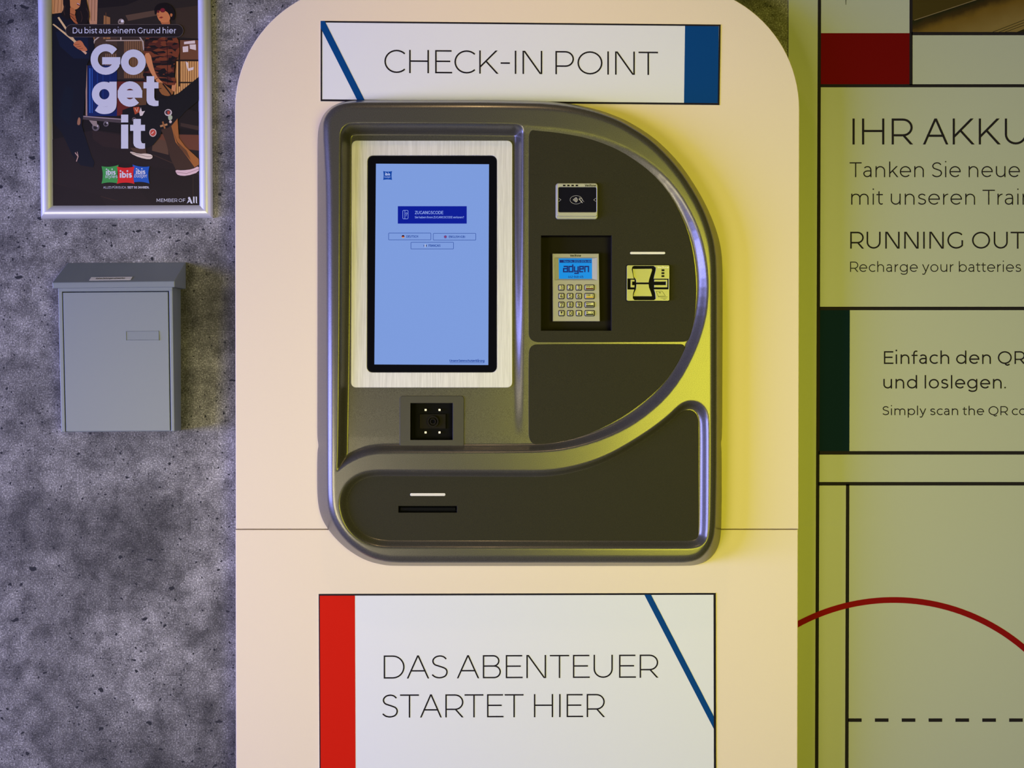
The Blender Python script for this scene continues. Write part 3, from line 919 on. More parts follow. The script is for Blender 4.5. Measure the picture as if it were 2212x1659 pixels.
# ---- barcode scanner below the screen
QP = FY + 0.022
scn = UU(rect(*SCN), QP)
b = MB(); b.plate(UU(rrect(863.5, 855, 1002.5, 966, 7), QP), yL(0.0022), 0.004, 0.0007, holes=[scn]); sc = b.build('barcode_scanner', textured('scanner_bezel_grey', (0.036, 0.033, 0.026), 0.5, 1000, 0.15, 0.0005), K)
b = MB(); pocket(b, scn, yL(0.0016), 0.024)
b.plate(UU(rect(905, 895, 962, 927), QP), FY + 0.040, 0.004, 0.0006, m=1); b.build('scan_window', [DARK, DARKG], sc)
b = MB()
for r0, r1, yy in ((12.6, 9.0, 0.033), (7.0, 4.2, 0.032)):
    b.plate(UU(circ(934.4, 911, r0), QP), FY + yy, 0.006, 0.0004, holes=[UU(circ(934.4, 911, r1), QP)])
b.face(UU(circ(934.4, 911, 4), QP), FY + 0.035, 1)
b.build('lens', [DARKG, GLASSB], sc)
for x, y in ((918.2, 886), (948.4, 886), (918.2, 935), (948.4, 935)):
    b = MB(); b.plate(UU(rect(x - 2.1, y - 2.1, x + 2.1, y + 2.1), QP), FY + 0.038, 0.003); b.build('led', LEDW, sc)

# ---- contactless reader
CP = FY - 0.001
b = MB(); cx_ = rrect(1200.6, 395.2, 1291.6, 472.8, 6)
b.plate(UU(cx_, CP), FY + 0.002, 0.018, 0.0012)
b.plate(UU(rrect(1203, 396, 1290.6, 467.6, 5), CP), FY - 0.002, 0.005, 0.0011, holes=[UU(rrect(1206.4, 404.4, 1288.2, 458.4, 2.5), CP)])
cr = b.build('contactless_reader', SILVER, K)
b = MB(); b.face(UU(rrect(1206, 404, 1288.6, 458.8, 2.5), CP), FY - 0.0006); 
b.build('reader_glass', M('reader_glass', (0.008, 0.008, 0.012), 0.06), cr)
for k in range(4):
    b = MB(); b.face(UU(rect(1216.2 + 9.05 * k, 399.2, 1221.4 + 9.05 * k, 402.6), CP), FY - 0.0023); b.build('led', DARKG, cr)
b = MB(); text(b, 'Verifone', 1263.2, 1287.2, 403.0, 4.6, .18, CP, FY - 0.0023); b.build('lettering', DARK, cr)
b = MB(); yy = FY - 0.0009
b.ribbon(UU(circ(1244.6, 431.6, 13.2, 32, 9.0), CP), .0005, yy, 0, True)
for k in range(4):
    b.ribbon(UU(arcp(1236.5, 431.6, 2.6 + 2.7 * k, 1.8 + 1.7 * k, -50, 50, 8), CP), .0011, yy)
b.ribbon(UU([(1250.5, 428.5), (1253, 427.2), (1257, 429.8), (1261.6, 436)], CP), .0006, yy); b.ribbon(UU([(1250.2, 430), (1254, 433), (1255.6, 436), (1258.4, 438.2)], CP), .0012, yy); b.ribbon(UU([(1252, 429), (1255, 430.4)], CP), .0006, yy)
b.ribbon(UU([(1207.2, 428), (1211.8, 431.4), (1207.2, 435.4)], CP), .0005, yy); b.ribbon(UU([(1287.4, 428), (1282.4, 431.6), (1287.4, 435.4)], CP), .0005, yy)
b.build('contactless_symbol', M('symbol_white', (0.55, 0.54, 0.50), 0.4), cr)

# ---- PIN pad inside its recess
PY = FY + 0.030                 # face plane
PX = lambda px, py: (px, py)
b = MB(); b.plate(UU([(1193.4, 547.8), (1293.6, 547.8), (1295.8, 694), (1194.3, 694)], PY), PY, 0.0155, 0.0007, holes=[UU([(1198.3, 556.8), (1288.8, 556.8), (1288.8, 604.8), (1199, 604.8)], PY)])
pp = b.build('pin_pad', SILVERD, K)
b = MB()   # bevelled surround of the little display, sloping into the pad
o4 = UU([(1198.3, 556.8), (1288.8, 556.8), (1288.8, 604.8), (1199, 604.8)], PY - .0001); i4 = UU([(1207, 558), (1279.2, 558), (1279.2, 602), (1207.4, 602)], PY)
b.add([(p[0], PY + .0007, p[1]) for p in o4] + [(p[0], PY + .004, p[1]) for p in i4], [(i, (i + 1) % 4, 4 + (i + 1) % 4, 4 + i) for i in range(4)])
b.build('display_surround', SILVER, pp)
b = MB(); b.face(i4, PY + 0.0039, 0); b.face(UU(rect(1208.8, 561, 1278.2, 567.2), PY), PY + 0.0037, 1)
text(b, 'Nov 24, 2025 09:14 AM', 1218, 1277.6, 566.4, 4.4, .14, PY, PY + .0035, 2); text(b, '442-948-415', 1227.4, 1260.4, 600, 4.8, .14, PY, PY + .0037, 1)
for q in ([(1217.6, 575.2), (1226, 575.2), (1226, 586.6), (1217.6, 586.6), (1217.6, 580), (1226, 580)], [(1237.4, 570.8), (1237.4, 586.6), (1229.4, 586.6), (1229.4, 575.4), (1237.4, 575.4)],
          [(1241, 575), (1241, 585.6), (1249, 585.6)], [(1249, 575), (1249, 590), (1240.6, 590)], [(1260, 580.6), (1252.6, 580.6), (1252.6, 575.4), (1260, 575.4), (1260, 580.6)], [(1252.6, 580), (1252.6, 586.6), (1260, 586.6)], [(1263.6, 587.6), (1263.6, 575.4), (1271.4, 575.4), (1271.4, 587.6)]):
    b.ribbon(UU(q, PY), .0029, PY + .0037, 1)
b.build('display', [LCD, LCDD, LCD], pp)
b = MB(); text(b, 'Verifone', 1231.4, 1255, 554.4, 4.4, .2, PY, PY - .0003); b.build('lettering', DARK, pp)
KT = M('key_legend', (0.010, 0.010, 0.010), 0.6, spec=0.05)
KC = [M('key_bar_' + n, c_, 0.6, spec=0.05) for n, c_ in (('red', (0.10, 0.006, 0.008)), ('yellow', (0.62, 0.36, 0.01)), ('black', (0.008, 0.008, 0.010)), ('green', (0.006, 0.012, 0.006)))]


def key(x0, y0, x1, y1, legend, kind, bar=None):
    b = MB(); outl = UU(rrect(x0, y0, x1, y1, 2.2, 3), PY)
    b.plate(UU(rrect(x0 - 1, y0 - 1, x1 + 1, y1 + 1, 2.8, 3), PY), PY - .0003, .001, m=1)
    rings = [[(p[0], PY - .0002, p[1]) for p in outl]]
    for ins, hgt in ((.0003, .0018), (.0009, .0026), (.0017, .0030)):
        rings.append([(p[0], PY - hgt, p[1]) for p in inset(outl, ins)])
    b.dome(rings, 0)
    ty = PY - .0032
    cx2, cy2 = (x0 + x1) / 2, (y0 + y1) / 2
    if kind == 'num':
        text(b, legend, cx2 - (.9 if legend == '1' else 2.5), cx2 + (1.6 if legend == '1' else 2.5), cy2 + 4.1, 8.2, .15, PY, ty, 1)
    elif kind == 'tri':
        s_ = 1 if legend == 'down' else -1
        b.face(UU([(cx2 - 2, cy2 - 3.6 * s_), (cx2 + 2, cy2 - 3.6 * s_), (cx2, cy2 + 3.6 * s_)], PY), ty, 1)
    else:
        text(b, legend, x0 + 2, x0 + (6.6 if legend == 'OK' else 12), y0 + 5.8, 3.6, .15, PY, ty, 1)
        b.face(UU(rect(x0 + 2, y1 - 4.4, x1 - 2, y1 - 2), PY), ty, 2)
        if legend == 'OK':
            b.ribbon(UU(circ(x1 - 4.5, y0 + 4.4, 2, 12), PY), .0005, ty, 1, True)
        elif legend == 'STOP':
            b.ribbon(UU([(x1 - 6.5, y0 + 2.4), (x1 - 2.5, y0 + 6.2)], PY), .0005, ty, 1); b.ribbon(UU([(x1 - 2.5, y0 + 2.4), (x1 - 6.5, y0 + 6.2)], PY), .0005, ty, 1)
        elif legend == 'CORR':
            b.ribbon(UU([(x1 - 2.6, y0 + 2), (x1 - 5, y0 + 4.4), (x1 - 2.6, y0 + 6.6)], PY), .0006, ty, 1)
    o = b.build('key', [KEYM, KT, KC[bar] if bar is not None else KT], pp)
    if bar is not None:
        o['label'] = ('wide key with a dark red bar', 'wide key with a yellow bar', 'wide key marked INFO with a dark bar', 'wide key marked OK with a dark bar')[bar]


rows = (('1', '2', '3'), ('4', '5', '6'), ('7', '8', '9'), ('down', '0', 'up'))
for r_, row in enumerate(rows):
    yc = 621.2 + 18.45 * r_
    for q_, lg in enumerate(row):
        xc = 1212.5 + 18.8 * q_ + 0.15 * r_
        key(xc - 5.9, yc - 5.8, xc + 5.9, yc + 5.8, lg, 'tri' if lg in ('down', 'up') else 'num')
    key(1263.2 + .15 * r_, yc - 5.8, 1283.4 + .15 * r_, yc + 5.8, ('STOP', 'CORR', 'INFO', 'OK')[r_], 'fn', r_)

# ---- chip card reader
RP = FY + 0.008
cv = lambda q: UU([(1340 + x / 12.76, 535 + y / 12.76) for x, y in q], RP)
hole = [(330, 530), (380, 505), (920, 505), (975, 560), (970, 620), (920, 830), (912, 860), (1328, 860), (1328, 1148), (925, 1148), (960, 1250), (975, 1400), (930, 1445), (390, 1445), (345, 1390), (350, 1270), (385, 1152), (196, 1152), (196, 856), (376, 856), (355, 800), (315, 600)]
b = MB(); b.plate(cv(rrect(160, 470, 1366, 1482, 42)), yR(0.0017), 0.003, m=1)
b.plate(cv(rrect(176, 487, 1350, 1466, 38)), yR(0.0085), 0.0068, 0.0003, holes=[cv(hole)])
SILVERC = M('card_reader_silver', (0.27, 0.27, 0.17), 0.40, 0.4)
cd = b.build('card_reader', [SILVERC, DARK], K)
b = MB()
b.plate(cv([(335, 580), (865, 575), (885, 610), (800, 880), (788, 962), (440, 962), (430, 880), (360, 800)]), yR(0.0050), 0.003, 0.0006)
b.build('card_throat', SILVERC, cd); b = MB()
b.plate(cv([(443, 1002), (788, 1002), (800, 1090), (885, 1325), (870, 1342), (356, 1342), (372, 1250), (432, 1130)]), yR(0.0050), 0.003, 0.0006)
b.build('card_throat', SILVERC, cd)
b = MB()
b.plate(cv([(280, 880), (395, 880), (395, 935), (330, 935), (330, 1030), (395, 1030), (395, 1095), (280, 1095)]), yR(0.0060), 0.004, 0.0004)
b.build('card_guide', SILVERC, cd); b = MB()
b.plate(cv([(935, 880), (1300, 880), (1300, 1095), (935, 1095), (935, 1028), (1258, 1028), (1258, 938), (935, 938)]), yR(0.0060), 0.004, 0.0004)
b.build('card_guide', SILVERC, cd)
for k in range(3):
    b = MB(); b.face(cv(rect(1130, 600 + 81 * k, 1210, 650 + 81 * k)), yR(0.0088)); b.build('led_window', DARKG, cd)
b = MB(); text(b, 'Verifone', 1340 + 1018 / 12.76, 1340 + 1325 / 12.76, 535 + 575 / 12.76, 4.6, .2, RP, yR(0.0089)); b.build('lettering', M('yellowish_lettering', (0.75, 0.75, 0.5), 0.4), cd)
b = MB()
for q in ([(1040, 1330), (985, 1205), (1150, 1200), (1240, 1330), (1040, 1335), (1045, 1360), (1300, 1360)], [(1065, 1225), (1110, 1240), (1100, 1255), (1075, 1250), (1065, 1225)], [(1110, 1390), (1280, 1395)], [(1180, 1420), (1250, 1425)]):
    b.ribbon(cv(q), .0006, yR(0.0088))
b.build('card_symbol', DARKG, cd)

# ================================================================== LETTERBOX on the concrete wall
LBX = thing('letterbox', 'blue-grey metal letterbox with sloping lid on the concrete wall', 'letterbox', (U(255, 932, WALL)[0], WALL, U(255, 932, WALL)[1]))
yt, yb_ = WALL - 0.084, WALL - 0.070      # front plane at its top and bottom


def hexa(mb, front, ftb, back, m=0):
    """front quad (tl tr br bl, px) on the slanting front, back quad on plane back"""
    f3 = [(*[U(p[0], p[1], y)[0]], y, U(p[0], p[1], y)[1]) for p, y in zip(front, (ftb[0], ftb[0], ftb[1], ftb[1]))]
    b3 = [(v[0], back, v[2]) for v in f3]
    mb.add(f3 + b3, [(0, 1, 2, 3), (4, 7, 6, 5), (0, 4, 5, 1), (1, 5, 6, 2), (2, 6, 7, 3), (3, 7, 4, 0)], m)


wl = WALL - 0.0005
b = MB()
f = [(125.2, 618), (372.6, 616), (377.2, 931.6), (132.2, 933.4)]
hexa(b, f, (yt + .016, yb_ + .016), wl)
# flange strips that frame the door
for q in ([(125.2, 618), (134.2, 618), (141.0, 933.2), (132.2, 933.4)], [(364.8, 616), (372.6, 616), (377.2, 931.6), (369.4, 931.8)], [(125.2, 612), (372.6, 610), (372.6, 628.4), (125.2, 630.2)]):
    hexa(b, q, (yt, yb_ if q[2][1] > 700 else yt), yt + 0.035)
b.build('body', BOXM, LBX, bevel=0.0012)
b = MB(); hexa(b, [(136.2, 632.0), (362.8, 630.4), (367.4, 930.4), (142.8, 931.8)], (yt + .0006, yb_ + .0006), yb_ + .012)
dr = b.build('door', BOXM, LBX, bevel=0.0008)
# name plate window let into the door
yd = yt + (yb_ - yt) * 0.32
b = MB(); q = [(271.6, 715.2), (343.4, 714.8), (343.8, 735.2), (272.0, 735.6)]
qi = [(273.0, 716.6), (342.2, 716.2), (342.4, 734.0), (273.4, 734.4)]
b.plate(UU(q, yd), yd - 0.0012, 0.003, 0.0004, holes=[UU(qi, yd)]); b.face(UU(qi, yd), yd - 0.0002)
b.build('name_plate', BOXM, dr)
# lid: sloping top, front lip, side cheeks
yf_ = WALL - 0.092
b = MB()
A = [(112.6, 610.4), (377.4, 607.4), (377.4, 620.2), (113.8, 622.8)]
fa = [(U(p[0], p[1], yf_)[0], yf_, U(p[0], p[1], yf_)[1]) for p in A]
B = [(142.4, 567.6), (401.2, 566.4)]
ba = [(fa[0][0], wl, U(*B[0], wl)[1]), (fa[1][0], wl, U(*B[1], wl)[1]), (fa[1][0], wl, fa[2][2] + .002), (fa[0][0], wl, fa[3][2] + .002)]
b.add(fa + ba, [(0, 1, 2, 3), (4, 7, 6, 5), (0, 4, 5, 1), (1, 5, 6, 2), (2, 6, 7, 3), (3, 7, 4, 0)])
lid = b.build('lid', BOXM, LBX, bevel=0.0015)
# sticker on the slope
P0, P1, P2 = Vector(fa[0]), Vector(fa[1]), Vector(ba[0])
ex = (P1 - P0); ez = (P2 - P0); nn = ex.cross(ez).normalized()
if nn.y > 0:
    nn = -nn


def slope_pt(u, v, off):
    p = P0 + ex * u + ez * v + nn * off
    return (p.x, p.y, p.z)


u0, u1, v0, v1 = 0.292, 0.632, 0.085, 0.235
b = MB(); b.add([slope_pt(u, v, .0006) for u, v in ((u0, v0), (u1, v0), (u1, v1), (u0, v1))] + [slope_pt(u, v, .0001) for u, v in ((u0, v0), (u1, v0), (u1, v1), (u0, v1))], [(0, 1, 2, 3), (0, 1, 5, 4), (1, 2, 6, 5), (2, 3, 7, 6), (3, 0, 4, 7)], 0)
tmp = MB(); text(tmp, 'Keine Zeitungen einwerfen', 0, 100, 0, 6.4, .17)
xs = [v[0] for v in tmp.v]; x_lo, x_hi = min(xs), max(xs); zs0 = U(0, 0)[1]; k6 = 1.0 / F * 2.65
b.add([slope_pt(u0 + (u1 - u0) * (0.14 + .70 * (v[0] - x_lo) / (x_hi - x_lo)), v0 + (v1 - v0) * (0.30 + 0.45 * (v[2] - zs0) / (6.4 * k6)), .0008) for v in tmp.v], tmp.f, 1)
b.build('sticker', [WHITEP, BLACK], lid)

# ================================================================== POSTER in a snap frame
PO = thing('poster_frame', 'silver snap frame with dark Go get it poster on the concrete wall', 'framed poster', (U(272, 472, WALL)[0], WALL, U(272, 472, WALL)[1]))
PYF = WALL - 0.008              # print plane
# rails: rounded profile, mitred
oc = [(88.0, 472.6), (458.6, 470.2), (454.0, -44), (80.8, -42)]
ic = [(115.2, 443.8), (430.6, 442.8), (427.4, -12), (111.6, -12)]
prof = [(0.0, 0.0), (0.0, 0.006), (0.06, 0.0105), (0.2, 0.0145), (0.4, 0.0165), (0.6, 0.0160), (0.8, 0.0132), (0.94, 0.0095), (1.0, 0.0080), (1.0, 0.006)]
oW, iW = UU(oc, WALL - .008), UU(ic, WALL - .008)
for i in range(4):
    j = (i + 1) % 4
    b = MB(); vs, n = [], len(prof)
    for e_ in (i, j):
        for u, hgt in prof:
            vs.append((oW[e_][0] + (iW[e_][0] - oW[e_][0]) * u, WALL - hgt - 0.0003, oW[e_][1] + (iW[e_][1] - oW[e_][1]) * u))
    b.add(vs, [(k, k + 1, n + k + 1, n + k) for k in range(n - 1)])
    b.build('frame_rail', ALU, PO, smooth=True)
PAL, PMATS = {}, []


def pm(rgb):
    rgb = tuple(rgb)
    if rgb not in PAL:
        PAL[rgb] = len(PMATS)
        PMATS.append(M('poster_ink', lin(rgb), 0.35, spec=0.4))
    return PAL[rgb]


b = MB()
lay = [0]
cp = lambda q: UU([(60 + x / 3.317, y / 3.317) for x, y in q], PYF)


def ink(q, rgb, smooth=0):
    lay[0] += 1
    b.face(chaikin(cp(q), smooth) if smooth else cp(q), PYF - 0.000012 * lay[0], pm(rgb))


def line(q, w, rgb, closed=False):
    lay[0] += 1
    b.ribbon(cp(q), w / 3.317 / F * 2.74, PYF - 0.000012 * lay[0], pm(rgb), closed)


b.plate(cp([(168, -45), (1228, -45), (1234, 1478), (178, 1478)]), PYF, 0.006, m=pm((26, 20, 19)))
TAN, TAN2, DKB = (206, 146, 88), (176, 124, 76), (44, 36, 30)
ink([(500, -45), (1222, -45), (1222, 285), (500, 285)], DKB)
ink([(500, -45), (900, -45), (700, 40), (500, 60)], (30, 24, 22))
ink([(700, 110), (930, 70), (930, 110), (720, 150)], (92, 70, 52))
ink([(1060, 60), (1222, 40), (1222, 280), (1060, 260)], (60, 46, 34))
ink([(172, -45), (300, -45), (262, 88), (174, 100)], TAN)
for x in (196, 222, 246):
    line([(x, -45), (x - 8, 90)], 4, (150, 96, 52))
ink([(400, -45), (502, -45), (492, 330), (462, 260), (440, 150)], (196, 142, 100))
for x in (430, 452, 474):
    line([(x + 8, -45), (x + 4, 150)], 5, (150, 104, 70))
ink([(478, 250), (660, 250), (660, 500), (478, 500)], (74, 55, 42))
ink([(545, 110), (590, 125), (592, 280), (540, 280)], (160, 110, 62)); line([(560, 90), (560, 280)], 5, (100, 66, 38))
ink([(640, 190), (850, 190), (850, 570), (640, 570)], (58, 45, 36))
ink([(690, 290), (835, 290), (835, 560), (690, 560)], (128, 90, 58))
for k in range(9):
    line([(698 + 16 * k, 290), (698 + 16 * k, 560)], 5, (84, 58, 38))
for k in range(6):
    line([(560 + 14 * k, 385), (560 + 14 * k, 520)], 6, (148, 112, 80))
# window with slats behind the right figure
ink([(1064, 285), (1226, 285), (1228, 660), (1064, 660)], (112, 70, 44))
ink([(1064, 440), (1226, 440), (1228, 680), (1050, 680)], (216, 160, 92))
for k in range(11):
    line([(1064 + 16 * k, 440), (1064 + 16 * k, 680)], 5, (120, 74, 38))
for q in ([(1120, 300), (1198, 290), (1200, 312), (1120, 318)], [(1110, 335), (1150, 330), (1150, 372), (1112, 375)], [(1160, 320), (1205, 318), (1206, 360), (1162, 350)], [(1130, 440), (1150, 450), (1152, 490), (1190, 480), (1188, 500), (1150, 510), (1140, 480)]):
    ink(q, (225, 205, 190))
for q in ([(1064, 433), (1226, 433)], [(1086, 285), (1086, 620)], [(1064, 283), (1226, 283)], [(1080, 592), (1226, 592)]):
    line(q, 10, (24, 18, 15))
# floor
ink([(178, 1000), (480, 930), (700, 960), (1226, 960), (1232, 1476), (178, 1476)], (37, 27, 25))
ink([(460, 935), (740, 980), (740, 1075), (540, 1050), (470, 1000)], (46, 32, 29))
ink([(930, 960), (1226, 968), (1228, 1080), (900, 1040)], (106, 62, 42))
ink([(900, 990), (1000, 1010), (1010, 1110), (890, 1080)], (92, 66, 48))
ink([(560, 1150), (1060, 1220), (1228, 1290), (1228, 1476), (900, 1476), (700, 1250)], (33, 24, 22))
line([(900, 1110), (1228, 1250)], 5, (66, 46, 36)); line([(180, 1310), (640, 1440)], 5, (58, 38, 30)); line([(1185, 1260), (1185, 1470)], 3, (60, 46, 34))
ink([(178, 1310), (520, 1400), (560, 1476), (178, 1476)], (34, 24, 22))
ink([(1090, 770), (1226, 800), (1226, 940), (1080, 920)], (34, 26, 24))
ink([(1096, 880), (1226, 905), (1226, 935), (1096, 905)], (62, 46, 38))
# trolley and cases
ink([(430, 470), (640, 470), (640, 832), (430, 832)], (14, 34, 88))
for x, cc in ((446, (58, 110, 190)), (462, (40, 84, 160)), (500, (22, 54, 120)), (540, (22, 50, 112)), (590, (20, 44, 100))):
    line([(x, 490), (x, 810)], 7, cc)
ink([(640, 585), (850, 585), (850, 820), (640, 830)], (104, 38, 30))
ink([(740, 590), (850, 590), (850, 770), (740, 770)], (96, 66, 40))
line([(420, 420), (422, 832)], 11, (172, 138, 122))
line([(470, 320), (480, 290), (520, 258), (600, 240), (650, 236), (740, 240), (800, 262), (826, 300), (832, 360)], 9, (186, 168, 152))
line([(560, 292), (820, 290)], 9, (168, 146, 124)); line([(668, 180), (668, 290)], 8, (200, 184, 166))
ink(circ(670, 158, 23), (150, 132, 118)); ink(circ(678, 152, 10), (240, 232, 226)); ink(circ(660, 160, 6), (60, 48, 42))
ink([(395, 828), (690, 850), (690, 884), (395, 856)], (78, 66, 66)); line([(395, 834), (690, 857)], 6, (168, 148, 146))
for x, y, r in ((488, 912, 27), (562, 888, 20)):
    ink(circ(x, y, r), (104, 94, 96)); ink(circ(x - 3, y + 3, r * .5), (38, 32, 34)); ink(circ(x + r * .4, y - r * .3, r * .25), (220, 210, 210))
ink([(440, 862), (496, 868), (500, 910), (468, 900)], (150, 132, 122))
# left figure: dark clothes, long curly hair, drum sticks
NAVY = (17, 19, 30)
ink([(176, 122), (236, 96), (300, 130), (352, 182), (424, 178), (470, 270), (484, 400), (440, 432), (424, 470), (418, 620), (404, 800), (388, 900), (420, 1000), (458, 1120), (480, 1165), (470, 1200), (380, 1185), (318, 1110), (250, 960), (180, 870)], NAVY)
ink([(200, 230), (330, 210), (430, 250), (440, 420), (330, 420), (230, 330)], (18, 26, 46))
ink([(270, 610), (330, 640), (300, 900), (220, 820)], (15, 22, 34))
ink([(298, -45), (390, -45), (386, 20), (372, 52), (346, 72), (318, 66), (302, 40)], (206, 132, 72), 1)
ink([(300, 44), (346, 70), (338, 118), (366, 170), (342, 172), (300, 120)], (188, 110, 58), 1)
ink([(300, 96), (336, 112), (366, 172), (340, 168)], (170, 92, 48))
line([(302, 96), (330, 108), (342, 110)], 3, (40, 22, 16)); line([(300, 108), (348, 150)], 3, (40, 22, 16))
ink([(350, 20), (378, 30), (372, 44), (356, 36)], (120, 40, 36)); line([(354, 24), (374, 34)], 4, (236, 210, 190))
ink([(236, 104), (262, 60), (252, 20), (262, -45), (300, -45), (306, 60), (300, 150), (262, 130)], (24, 17, 15), 1)
ink([(386, -45), (412, -45), (430, 40), (446, 110), (436, 160), (400, 180), (352, 172), (346, 100), (352, 76), (376, 54)], (26, 18, 16), 1)
for q in ([(420, 60), (440, 100), (432, 140)], [(270, 40), (258, 80), (268, 110)], [(380, 80), (392, 130), (382, 160)]):
    line(q, 4, (66, 44, 34))
for q in ([(214, 128), (226, 122), (352, 306), (336, 312)], [(178, 176), (188, 172), (350, 296), (344, 312)]):
    ink(q, (222, 186, 128))
ink([(386, 346), (426, 380), (416, 392), (380, 360)], (220, 170, 128))
ink([(330, 312), (348, 296), (378, 288), (396, 306), (404, 324), (430, 356), (424, 368), (392, 366), (366, 356), (340, 336), (328, 326)], (198, 116, 68), 1)
for q in ([(336, 322), (372, 318)], [(348, 338), (384, 332)], [(366, 352), (398, 346)]):
    line(q, 3, (120, 62, 36))
ink([(366, 838), (380, 850), (378, 896), (356, 898), (356, 870)], (156, 108, 78), 1)
ink([(338, 1092), (358, 1084), (366, 1128), (352, 1160)], (40, 28, 28)); line([(340, 1094), (362, 1122), (350, 1158)], 6, (196, 158, 138)); line([(356, 1088), (362, 1120)], 4, (196, 158, 138))
# right figure: patterned short-sleeved shirt, dark hair, tinted glasses, flared trousers
PAT = len(PMATS)
pmat = M('poster_shirt_pattern', (0.1, 0.05, 0.03), 0.35)
nt, bs, _, link = nodes(pmat)
mp = nt.nodes.new('ShaderNodeMapping'); mp.inputs['Rotation'].default_value = (0, .8, 0); mp.inputs['Scale'].default_value = (70, 70, 190)
link(objvec(nt), mp.inputs['Vector'])
vo = nt.nodes.new('ShaderNodeTexVoronoi'); vo.inputs['Scale'].default_value = 1.0; link(mp.outputs[0], vo.inputs['Vector'])
sep = nt.nodes.new('ShaderNodeSeparateColor'); link(vo.outputs['Color'], sep.inputs[0])
rp = ramp(nt, sep.outputs[0], [(0.0, lin((22, 14, 14))), (0.42, lin((48, 22, 18))), (0.58, lin((120, 58, 30))), (0.78, lin((84, 36, 24))), (1.0, lin((190, 130, 90)))])
rp.color_ramp.interpolation = 'CONSTANT'
link(rp.outputs[0], bs.inputs['Base Color'])
PMATS.append(pmat)
ink([(1040, 560), (1066, 600), (1060, 660), (1030, 650)], (206, 136, 84))
lay[0] += 1
b.face(chaikin(cp([(846, 268), (900, 214), (934, 190), (1024, 186), (1056, 250), (1086, 300), (1088, 400), (1058, 430), (1048, 520), (1070, 610), (1010, 612), (960, 596), (900, 600), (820, 572), (840, 480), (832, 390), (836, 330)]), 1), PYF - 0.000012 * lay[0], PAT)
line([(980, 200), (1000, 340), (1004, 600)], 4, (24, 14, 14))
ink([(836, 384), (880, 378), (900, 480), (924, 548), (966, 592), (1000, 622), (984, 642), (940, 606), (890, 540), (850, 450)], (212, 138, 84), 1)
line([(910, 576), (932, 560)], 4, (30, 18, 16))
ink([(930, 600), (960, 588), (1000, 620), (1046, 654), (1040, 680), (996, 692), (950, 672)], (146, 92, 46), 1)
line([(968, 600), (1020, 668), (1030, 688)], 10, (26, 18, 16)); line([(930, 640), (960, 634)], 5, (40, 24, 18))
ink([(946, 150), (1018, 140), (1022, 196), (1000, 220), (972, 190)], (186, 108, 60), 1)
ink([(924, 96), (940, 70), (990, 66), (1016, 96), (1024, 130), (1012, 160), (966, 164), (942, 148), (930, 124)], (210, 128, 72), 1)
ink([(912, 110), (906, 60), (936, 26), (990, 20), (1036, 44), (1060, 96), (1052, 140), (1030, 150), (1016, 108), (998, 84), (960, 70), (930, 84), (922, 100)], (22, 15, 14), 1)
ink([(1022, 96), (1040, 100), (1034, 124), (1022, 118)], (196, 116, 64), 1)
ink(circ(968, 74, 17, 16, 14), (128, 32, 44)); line(circ(968, 74, 18, 16, 15), 3, (60, 16, 16), True); ink(circ(936, 84, 9, 12, 10), (104, 32, 36)); line([(945, 80), (951, 78)], 3, (60, 16, 16))
line([(986, 74), (1016, 84)], 3, (40, 18, 16))
ink([(940, 128), (956, 120), (974, 124), (958, 134)], (140, 46, 38)); line([(936, 98), (932, 112), (940, 114)], 3, (160, 84, 46))
BLK = (23, 21, 23)
ink([(680, 790), (760, 760), (850, 752), (936, 700), (990, 706), (1080, 670), (1226, 552), (1226, 720), (1130, 800), (1070, 868), (1020, 915), (964, 934), (950, 980), (900, 1040), (846, 1062), (780, 1050), (740, 900), (676, 880)], BLK)
ink([(956, 930), (1010, 915), (1070, 858), (1082, 990), (1130, 1060), (1226, 1150), (1228, 1196), (1180, 1214), (1062, 1218), (1022, 1130), (990, 1010)], (66, 46, 34))
ink([(1030, 905), (1074, 850), (1084, 990), (1130, 1052), (1226, 1140), (1228, 1180), (1196, 1200), (1140, 1120), (1060, 1020)], (160, 98, 46))
ink([(1040, 930), (1066, 1010), (1140, 1080), (1170, 1150), (1090, 1060)], (104, 66, 38))
ink([(736, 1060), (846, 1062), (852, 1108), (760, 1090)], (78, 56, 42))
ink([(734, 1084), (800, 1104), (850, 1100), (894, 1110), (896, 1134), (870, 1144), (800, 1130), (738, 1100)], (226, 206, 180), 1); line([(740, 1096), (860, 1124), (892, 1122)], 3, (120, 92, 76))
ink([(1058, 1218), (1110, 1222), (1180, 1214), (1228, 1188), (1228, 1234), (1140, 1262), (1080, 1258), (1064, 1240)], (222, 188, 186), 1); line([(1066, 1236), (1140, 1244), (1228, 1212)], 3, (150, 112, 112))
ink(circ(898, 952, 26, 20, 29), (214, 186, 170)); ink(circ(898, 952, 20, 20, 23), (190, 74, 56)); line([(888, 960), (904, 944)], 6, (230, 200, 180))
ink(circ(1008, 808, 27, 20, 25), (206, 190, 178)); ink(circ(1006, 806, 19, 20, 17), (70, 58, 64)); ink([(1000, 800), (1020, 796), (1016, 820), (1004, 818)], (190, 70, 50))
ink([(1004, 830), (1036, 826), (1038, 856), (1012, 868)], (174, 184, 146), 1); ink(circ(1024, 874, 10), (210, 190, 170))
line([(950, 906), (1002, 892)], 14, (178, 130, 84)); line([(968, 872), (984, 922)], 12, (150, 96, 52))
ink([(756, 770), (800, 766), (808, 800), (770, 822)], (178, 76, 40)); line([(770, 776), (784, 800), (792, 772)], 4, (220, 180, 150))
ink([(800, 806), (812, 770), (820, 800), (842, 796), (822, 830), (806, 832)], (222, 206, 192))
line(circ(764, 858, 14, 14), 3, (150, 130, 120), True)
